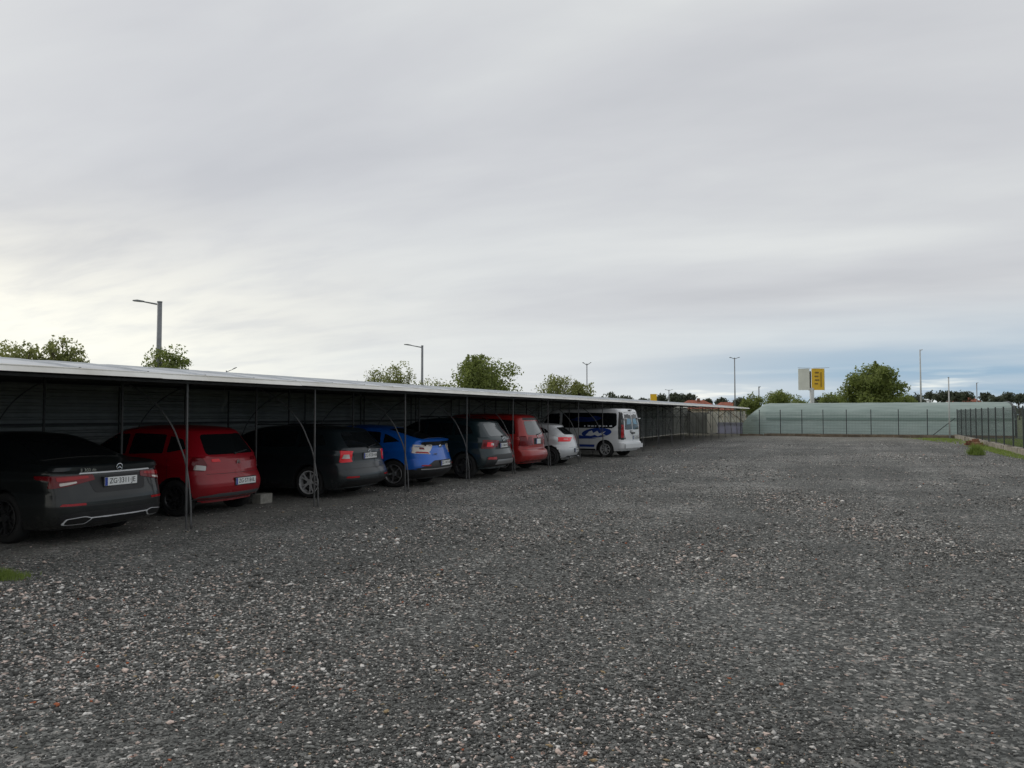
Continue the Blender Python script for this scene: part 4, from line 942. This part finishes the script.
# ------------------------------------------------------------------ netted tunnel
def net_mat(c1_=(.33, .42, .385), c2_=(.48, .575, .535)):
    m = bpy.data.materials.new('green_shade_net'); m.use_nodes = True; t = m.node_tree; b = t.nodes['Principled BSDF']
    g = N(t, 'ShaderNodeTexCoord'); O = g.outputs['Object']
    mpp = N(t, 'ShaderNodeMapping'); mpp.inputs['Scale'].default_value = (.5, 1, 7); t.links.new(O, mpp.inputs[0])
    nf = noise(t, mpp.outputs[0], 1.2, 6, .6)
    t.links.new(ramp(t, nf, [(.33, c1_), (.67, c2_)]), b.inputs['Base Color'])
    b.inputs['Roughness'].default_value = .65
    bp = N(t, 'ShaderNodeBump'); bp.inputs['Strength'].default_value = .5; bp.inputs['Distance'].default_value = .06
    t.links.new(noise(t, O, 1.6, 6, .6, 1.0), bp.inputs['Height']); t.links.new(bp.outputs[0], b.inputs['Normal'])
    tr = N(t, 'ShaderNodeBsdfTranslucent'); tr.inputs[0].default_value = (.25, .36, .32, 1)
    mx = N(t, 'ShaderNodeMixShader'); mx.inputs[0].default_value = .3
    t.links.new(b.outputs[0], mx.inputs[1]); t.links.new(tr.outputs[0], mx.inputs[2]); t.links.new(mx.outputs[0], t.nodes['Material Output'].inputs[0])
    return m
M['net'] = net_mat()
tun = empty('net_tunnel', (0, 0, 0), label='long low tunnel covered in pale green shade netting beyond the far fence', cat='greenhouse')
TX0, TX1, TY, TH = -9.2, 10.3, 69.8, 2.68
def tun_prof(): # (dy, z)
    out = [(-3.6, 0), (-3.6, .7), (-3.56, 1.35)]
    for k in range(1, 13):
        a = math.pi * (1 - k / 13); out.append((3.5 * math.cos(a), 1.4 + (TH - 1.4) * math.sin(a) ** .8))
    out += [(3.56, 1.35), (3.6, .7), (3.6, 0)]; return out
tp = tun_prof(); v = []; f = []; m_ = len(tp)
nxs = 46
for i in range(nxs):
    x = TX0 + (TX1 - TX0) * i / (nxs - 1); sag = .018 * (1 - math.cos(2 * math.pi * (x - TX0) / 2.0)) / 2
    e = min(1, (x - TX0) / 1.9); e = e ** .75
    for (dy_, z) in tp: v.append((x, TY + dy_ * (.35 + .65 * e), z * (.42 + .58 * e) - sag * (z > 1.2)))
for i in range(nxs - 1):
    for j in range(m_ - 1): f.append((i * m_ + j, (i + 1) * m_ + j, (i + 1) * m_ + j + 1, i * m_ + j + 1))
f.append(tuple(range(m_)))
fs = [q for q in f if len(q) == 4 and min(v[i][2] for i in q) < 1.0 and max(v[i][2] for i in q) < 1.36 and v[q[0]][1] < TY]
ft = [q for q in f if q not in set(fs)]
M['sidenet'] = net_mat((.50, .62, .59), (.66, .78, .74)); link('roof_net', mesh('roof_net', v, ft, M['net'], ang=40), tun); link('side_net', mesh('side_net', v, fs, M['sidenet'], ang=40), tun)
# long seams where the sheets overlap
b = MB(); b.bar((TX0 + 2.2, TY - 3.64, 1.36), (TX1, TY - 3.64, 1.36), .03, .16); b.build('side_rail', mat('dull_green_rail', (.24, .33, .30), .6), tun)
MB().bar((TX0 + 2.2, TY - 3.63, .08), (TX1, TY - 3.63, .08), .03, .16).build('base_board', M['wood'], tun)
b = MB()
for x in (TX1, TX1 + .06): b.tube([(x, TY + d, z) for d, z in tp], .05, 6)
b.build('end_hoop', M['fence'], tun)
tag(MB().box(8.5, 60, 52, 55, -.05, .02).build('grass_verge', M['field']), kind='structure')

# ------------------------------------------------------------------ grass
def grass(name, cxy, rx, ry, n, h, w=.006, **kw):
    v = []; f = []; g = random.Random(int(abs(cxy[0] * 10) + n))
    for k in range(n):
        a = g.random() * 6.283; q = math.sqrt(g.random()); q *= (1 + .25 * math.sin(3 * a) + .15 * math.sin(7 * a + 1))
        q *= 1 + max(0, g.gauss(0, .22)); x = cxy[0] + rx * q * math.cos(a); y = cxy[1] + ry * q * math.sin(a)
        hh = h * g.uniform(.4, 1.1) * (1.15 - .6 * min(q, 1)); an = g.random() * 3.14; lx, ly = g.gauss(0, .35) * hh, g.gauss(0, .35) * hh
        dx_, dy_ = w * math.cos(an), w * math.sin(an); b0 = len(v)
        v += [(x - dx_, y - dy_, 0), (x + dx_, y + dy_, 0), (x + dx_ * .6 + lx * .4, y + dy_ * .6 + ly * .4, hh * .6), (x - dx_ * .6 + lx * .4, y - dy_ * .6 + ly * .4, hh * .6), (x + lx, y + ly, hh)]
        f += [(b0, b0 + 1, b0 + 2, b0 + 3), (b0 + 3, b0 + 2, b0 + 4)]
    return link(name, mesh(name, v, f, M['grass']), **kw)
c = P(-2, 8.0)
grass('grass_patch', (c.x, c.y), .30, .26, 1500, .13, .004, label='small patch of bright grass in the gravel in front of the dark saloon', cat='grass', kind='stuff')
c = P(975, 32.5); grass('weed_bush', (c.x, c.y), .24, .26, 700, .58, .012, label='bushy green weed standing out of the gravel before the right kerb', cat='grass', kind='stuff')
grass('grass_strip', (5.75, 42), .45, 8.5, 2600, .13, .012, label='scattered grass growing along the foot of the right kerb', cat='grass', kind='stuff')
grass('grass_strip', (4.8, 59), 1.4, 3.2, 1500, .14, .016, label='thin grass in the far right corner of the lot near the bare pole', cat='grass', kind='stuff')
grass('grass_strip', (9.5, 46), 2.6, 9.5, 16000, .4, .04, label='rough green grass growing behind the right hand mesh fence', cat='grass', kind='stuff')

# ------------------------------------------------------------------ trees
def tree(name, loc, H, rad, crown_h, n, leaf, m, seed, label, sparse=0.0, trunk=.16, group=None, aspect=1.0):
    g = np.random.default_rng(seed); root = empty(name, loc, label=label, cat='tree', group=group)
    zc = H - crown_h / 2; rp = random.Random(seed)
    K = max(14, int(46 * (1 - sparse) + 12))
    cl = g.normal(0, 1, (K, 3)); cl /= np.linalg.norm(cl, axis=1)[:, None]; cl *= (g.random(K) ** .40 * (.84))[:, None]
    cl[:, 2] = np.where(cl[:, 2] < -.7, -.6, cl[:, 2])
    C = cl * np.array([rad, rad * aspect, crown_h / 2]) + np.array([0, 0, zc])
    b = MB(); b.tube([(0, 0, 0), (.04 * rad, .02, H * .25), (-.03 * rad, .03, H * .5), (.03, -.02, H * .78)], [trunk, trunk * .8, trunk * .55, trunk * .15], 9)
    b.build('trunk', M['bark'], root, True)
    b = MB()
    for k in range(min(K, 16)):
        z0 = H * (.2 + .45 * rp.random()); e = Vector(C[k]); s = Vector((0, 0, min(z0, e.z * .8))); md_ = (s + e) / 2 + Vector((0, 0, .06 * H))
        b.tube([s, md_, e], [trunk * .4, trunk * .25, trunk * .06], 6)
        for q in range(3): 
            e2 = e + Vector((rp.gauss(0, .3), rp.gauss(0, .3), rp.gauss(.15, .25))) * rad * .55
            b.tube([md_ * .4 + e * .6, e2], [trunk * .12, trunk * .03], 4)
    b.build('limbs', M['bark'], root)
    which = g.integers(0, K, n); sz = (rad * (.17 + .14 * g.random(K)))[which][:, None]
    d = g.normal(0, 1, (n, 3)); d /= np.linalg.norm(d, axis=1)[:, None]; d *= (g.random(n) ** .5)[:, None] * 1.5 * (1 + .25 * g.random(n)[:, None] ** 6); shell = d * sz * np.array([1, 1, .72])
    p = C[which] + shell
    if sparse > 0: 
        k = g.random(n) < (1 - sparse * .5); p = p[k]
    ns_ = max(4, int(K * .5)); sp0 = C[g.integers(0, K, ns_)]; dr = np.stack([g.normal(0, .35, ns_), g.normal(0, .35, ns_), g.uniform(.5, 1.1, ns_)], 1) * rad * (.34 + .4 * sparse)
    per = max(6, int(n * .004)); tt = g.random((ns_, per, 1)) ** .8
    q_ = (sp0[:, None] + dr[:, None] * tt + g.normal(0, rad * .035, (ns_, per, 3)) * (1.4 - tt)).reshape(-1, 3); p = np.concatenate([p, q_])
    p = p[p[:, 2] > H - crown_h * 1.15]; n = len(p)
    a = g.normal(0, 1, (n, 3)); a /= np.linalg.norm(a, axis=1)[:, None]; q = g.normal(0, 1, (n, 3)); q = np.cross(a, q); q /= np.linalg.norm(q, axis=1)[:, None]
    s = leaf * g.uniform(.6, 1.3, n)[:, None]
    V = np.stack([p - a * s, p - q * s * .5, p + a * s, p + q * s * .5], 1).reshape(-1, 3)
    me = bpy.data.meshes.new('crown'); me.vertices.add(len(V)); me.vertices.foreach_set('co', V.astype(np.float32).ravel())
    li = np.arange(4 * n, dtype=np.int32); me.loops.add(4 * n); me.loops.foreach_set('vertex_index', li)
    me.polygons.add(n); me.polygons.foreach_set('loop_start', np.arange(0, 4 * n, 4, dtype=np.int32)); me.update(); me.validate()
    me.materials.append(m); link('crown', me, root)
    return root
GT = 'trees beyond the carport'
tree('broadleaf_tree', P(20, 33), HY(336, 33), 1.6, 3.2, 6500, .075, M['leaf'], 1, 'bushy olive green treetop at the far left above the carport roof', .2, group=GT)
tree('broadleaf_tree', P(62, 34), HY(333, 34), 1.15, 3.4, 4800, .075, M['leaf'], 2, 'second olive treetop from the left with a ragged top over the roof', .3, group=GT)
tree('broadleaf_tree', P(-8, 36), HY(345, 36), 1.0, 2.6, 4000, .075, M['leaf'], 23, 'treetop cut by the left edge of the picture over the roof', .2, group=GT)
tree('broadleaf_tree', P(169, 42), HY(345, 42), 1.4, 2.9, 4300, .085, M['leafdark'], 3, 'small dark treetop behind the nearest street lamp', .25, group=GT)
tree('shrubby_tree', P(372, 56), HY(369, 56), 1.3, 2.2, 1700, .085, M['leaf'], 4, 'low thin grey green bush left of the second street lamp', .5, group=GT)
tree('shrubby_tree', P(400, 55), HY(358, 55), 1.35, 3.0, 2300, .085, M['leaf'], 5, 'airy upright young tree just left of the second street lamp', .5, group=GT)
tree('shrubby_tree', P(434, 60), HY(380, 60), 1.6, 1.6, 1500, .08, M['leaf'], 6, 'low ragged shrub between the second street lamp and the round tree', .5, group=GT)
tree('round_tree', P(486, 50), HY(351, 50), 2.3, 4.6, 19000, .10, M['leafdark'], 7, 'round dense green tree standing high above the middle of the carport', 0, .2, group=GT)
tree('shrubby_tree', P(558, 56), HY(371, 56), 1.7, 3.0, 3600, .085, M['leaf'], 8, 'loose spreading tree right of the round dense tree', .4, group=GT)
tree('shrubby_tree', P(580, 57), HY(379, 57), 1.0, 2.4, 3600, .085, M['leaf'], 9, 'small leafy tree at the foot of the double armed street lamp', .3, group=GT)
tree('broadleaf_tree', P(752, 100), HY(394, 100), 1.7, 2.8, 3500, .13, M['leafdark'], 10, 'small round tree between the red roofs and the billboard', 0, group='trees beyond the netted tunnel')
tree('broadleaf_tree', P(779, 105), HY(389, 105), 2.1, 3.4, 4500, .13, M['leafdark'], 11, 'green tree just left of the billboard pole', 0, group='trees beyond the netted tunnel')
tree('broadleaf_tree', P(795, 110), HY(397, 110), 2.0, 2.6, 2600, .13, M['leafdark'], 12, 'low tree directly behind the billboard pole', 0, group='trees beyond the netted tunnel')
tree('broadleaf_tree', P(833, 90), HY(391, 90), 1.8, 3.2, 4200, .12, M['leafdark'], 13, 'lower tree at the left foot of the big spreading tree', 0, group='trees beyond the netted tunnel')
tree('spreading_tree', P(873, 82), HY(360, 82), 3.15, 7.4, 24000, .14, M['leafdark'], 14, 'big spreading dark green tree rising above the netted tunnel', 0, .28, group='trees beyond the netted tunnel')
tree('broadleaf_tree', P(903, 92), HY(393, 92), 1.6, 2.8, 3000, .12, M['leafdark'], 15, 'lower tree at the right foot of the big spreading tree', 0, group='trees beyond the netted tunnel')
far = [(644, 397), (662, 394), (676, 393), (688, 392), (708, 397), (722, 398), (741, 397), (918, 393), (930, 391), (943, 389), (956, 391), (966, 391), (986, 392), (996, 395), (1008, 392), (1019, 394), (1034, 391), (820, 397), (610, 393), (626, 394)]
ORD = ['first', 'second', 'third', 'fourth', 'fifth', 'sixth', 'seventh', 'eighth', 'ninth', 'tenth', 'eleventh', 'twelfth']
cnt = {}
for k, (px, y) in enumerate(sorted(far)):
    dd = 190 + 23 * (k % 4)
    where = 'above the far part of the carport roof' if px < 750 else ('behind the netted tunnel beside the billboard' if px < 850 else 'on the skyline right of the big spreading tree')
    q = cnt.get(where, 0); cnt[where] = q + 1
    tree('distant_tree', P(px, dd), HY(y, dd), rr.uniform(1.8, 2.8), rr.uniform(3, 4.5), 900, .34, M['leaffar'], 40 + k, '%s small distant tree from the left %s' % (ORD[q], where), 0, .2, group='distant trees')

# far woods: one mass
hv = []; hf = []
g = np.random.default_rng(5)
for k in range(26000):
    px = g.uniform(-500, 1600); dd = g.uniform(300, 380); h = (3.2 + 2.2 * math.sin(px * .021) + 1.4 * math.sin(px * .083 + 1)) * 1.05
    p = np.array(P(px, dd, 0)) + np.array([0, 0, max(.3, h) * g.random() ** .6 + .5]); a = g.normal(0, 1, 3); q = g.normal(0, 1, 3); a /= np.linalg.norm(a); q = np.cross(a, q); q /= np.linalg.norm(q)
    b0 = len(hv); hv += [tuple(p - a * .9), tuple(p - q * .7), tuple(p + a * .9), tuple(p + q * .7)]; hf.append((b0, b0 + 1, b0 + 2, b0 + 3))
link('far_woods', mesh('far_woods', hv, hf, M['leaffar']), label='continuous belt of distant woodland along the horizon', cat='woods', kind='stuff')

# ------------------------------------------------------------------ houses
RT = mat('red_roof_tiles', (.32, .10, .06), .8, var=.3, vs=1.2); HWm = mat('cream_render', (.48, .42, .33), .85, var=.1, vs=1)
def house(px, dd, w, dp, ridge, y_top, label, hip=True, rz=0.0, chimney=None):
    root = empty('tiled_house', P(px, dd), R(YAW + rz), label=label, cat='house', group='red roofed houses')
    H = HY(y_top, dd); ev = H - 2.3
    MB().box(-w / 2 + .5, w / 2 - .5, -dp / 2 + .5, dp / 2 - .5, 0, ev - .04).build('wall', HWm, root)
    r = ridge / 2
    v = [(-w / 2, -dp / 2, ev), (w / 2, -dp / 2, ev), (w / 2, dp / 2, ev), (-w / 2, dp / 2, ev), (-r, 0, H), (r, 0, H)]
    ro = MB().add(v, [(0, 1, 5, 4), (1, 2, 5), (2, 3, 4, 5), (3, 0, 4), (3, 2, 1, 0)]).build('roof', RT, root)
    if chimney is not None: MB().box(chimney - .35, chimney + .35, -.9, -.3, H - .9, H + .5).build('chimney', M['brick'], ro)
    for k in (-1, 1):
        wi = MB().box(k * w / 4 - .7, k * w / 4 + .7, -dp / 2 + .46, -dp / 2 + .49, ev - 1.7, ev - .5).build('window', M['glass'], root)
        MB().box(k * w / 4 - .8, k * w / 4 + .8, -dp / 2 + .40, -dp / 2 + .458, ev - 1.82, ev - 1.7).build('sill', M['fascia'], wi)
house(696, 205, 11.5, 9, 4.2, 400.2, 'broad house with an orange red hipped roof and chimney above the carport end', chimney=.5)
house(728, 225, 8.5, 8, 5, 402.2, 'smaller house with a red roof, right of the broad hipped house', rz=20)
house(672, 230, 6.0, 7, 3, 402.0, 'house with only a sliver of red roof showing left of the broad hipped house', rz=-15)
house(963, 260, 8.0, 7, 4.5, 395.0, 'small pinkish red roof among the distant trees at the right', rz=10)

# ------------------------------------------------------------------ lamps, poles, signs
def lamp_post(px, dd, ytop, arm, label, two=False, up=.12, r0=.11, r1=.07, m='greypaint'):
    root = empty('street_lamp', P(px, dd), R(YAW), label=label, cat='street lamp'); H = HY(ytop, dd)
    MB().tube([(0, 0, 0), (0, 0, H)], [r0, r1], 14).build('pole', M[m], root, True)
    for s in ((-1, 1) if two else (1,)):
        a = arm * s
        MB().tube([(0, 0, H - .12), (a * .62, 0, H + up * .45)], [.05, .035], 8).build('arm', M[m], root)
        x0, x1 = a * .60, a; z0, z1 = H + up * .45, H + up
        v = []
        for (x, z, w, h) in ((x0, z0, .07, .05), ((x0 + x1) / 2, (z0 + z1) / 2, .15, .07), (x1, z1, .09, .03)):
            v += [(x, -w, z - .03), (x, w, z - .03), (x, w, z + h), (x, -w, z + h)]
        MB().add(v, [(0, 1, 5, 4), (1, 2, 6, 5), (2, 3, 7, 6), (3, 0, 4, 7), (4, 5, 9, 8), (5, 6, 10, 9), (6, 7, 11, 10), (7, 4, 8, 11), (0, 3, 2, 1), (8, 9, 10, 11)]).build('lamp_head', M[m], root)
    MB().tube([(0, 0, H), (0, 0, H + .06)], r1 * 1.1, 12).build('cap', M[m], root)
    return root
lamp_post(158, 42, 302, -1.45, 'tallest grey street lamp, its single arm pointing left, beside the small dark treetop', up=.10, r0=.15, r1=.125)
lamp_post(422, 68, 346, -1.6, 'grey street lamp with a single arm to the left, next to the airy young tree', up=.15, r0=.13, r1=.10)
lamp_post(226, 105, 371, 1.4, 'tiny far street lamp whose arm points right, peeping over the roof', up=.5)
lamp_post(587, 96, 364, .55, 'thin street lamp with two short arms rising behind the loose spreading tree', True, .2, .09, .06)
lamp_post(735, 112, 358, .75, 'tall thin street lamp with two short arms left of the billboard', True, .1, .11, .07)
lamp_post(669, 170, 390, .9, 'small faraway lamp with two short arms near the yellow sign', True, .1, .12, .09)
lamp_post(921, 96, 350, .30, 'tall pale mast lamp with a tiny head right of the big spreading tree', False, .05, .13, .07, 'whitepole')
lamp_post(977, 170, 383, .35, 'short looking distant lamp mast at the right near the pinkish red roof', False, .05, .12, .09)
lamp_post(759, 100, 387, .2, 'short grey mast next to the small round tree left of the billboard', False, .03, .09, .07)

bb = empty('billboard', P(812, 150), R(YAW), label='yellow and white billboard on a thick white pole above the netted tunnel', cat='billboard')
YL = mat('yellow_panel', (.82, .50, .03), .5, var=.08, vs=1); WP = mat('cream_panel', (.72, .72, .66), .5, var=.06, vs=1)
zb, zt = HY(390, 150), HY(368.5, 150)
MB().tube([(0, 0, 0), (0, 0, zb + .4)], .42, 18).build('pole', M['whitepole'], bb, True)
def panel(x0, x1, y0, y1, m, nm):
    a = Vector((x0, y0, 0)); c = Vector((x1, y1, 0)); t = (c - a).normalized(); nn_ = Vector((t.y, -t.x, 0)) * .12
    v = [(p.x + q.x, p.y + q.y, z) for z in (zb, zt) for p, q in ((a, nn_), (c, nn_), (c, -nn_), (a, -nn_))]
    return MB().add(v, [(0, 1, 5, 4), (1, 2, 6, 5), (2, 3, 7, 6), (3, 0, 4, 7), (3, 2, 1, 0), (4, 5, 6, 7)]).build(nm, m, bb)
panel(-2.4, -.42, .6, 0.0, WP, 'white_panel'); yp = panel(-.05, 2.35, -.2, .0, YL, 'yellow_panel'); panel(2.42, 2.9, .1, 1.2, WP, 'side_panel')
b = MB()
for k, (a0, a1) in enumerate([(.5, 1.3), (.45, 1.2), (.5, 1.35), (.45, 1.1)]):
    z = zt - .8 - k * .72; b.box(a0, a1, -.33, -.30, z - .13, z + .13)
b.box(1.65, 1.8, -.33, -.30, zb + .6, zt - .7); b.build('sign_lines', mat('brown_print', (.25, .15, .03), .6), yp)
MB().bar((-2.9, -.6, zt + .12), (-.3, -.6, zt + .05), .06).bar((0, -.9, zt + .05), (3.1, -.9, zt + .12), .06).build('light_bar', M['greypaint'], bb)
MB().bar((-.5, .3, zb + .2), (.2, .3, zb + .2), .5, .5).bar((-.2, .3, zb + .4), (-.2, .3, zt - .5), .3).build('frame', M['darksteel'], bb)
sg = empty('yellow_sign', P(653.5, 150), R(YAW), label='small bright yellow sign peeping over the roof right of the white van', cat='sign')
MB().box(-.62, .62, -.08, .08, HY(404, 150), HY(394, 150)).build('sign_panel', mat('bright_yellow', (.85, .50, .01), .5), sg)
MB().tube([(0, .2, 0), (0, .2, HY(404, 150))], .08, 10).build('post', M['greypaint'], sg)
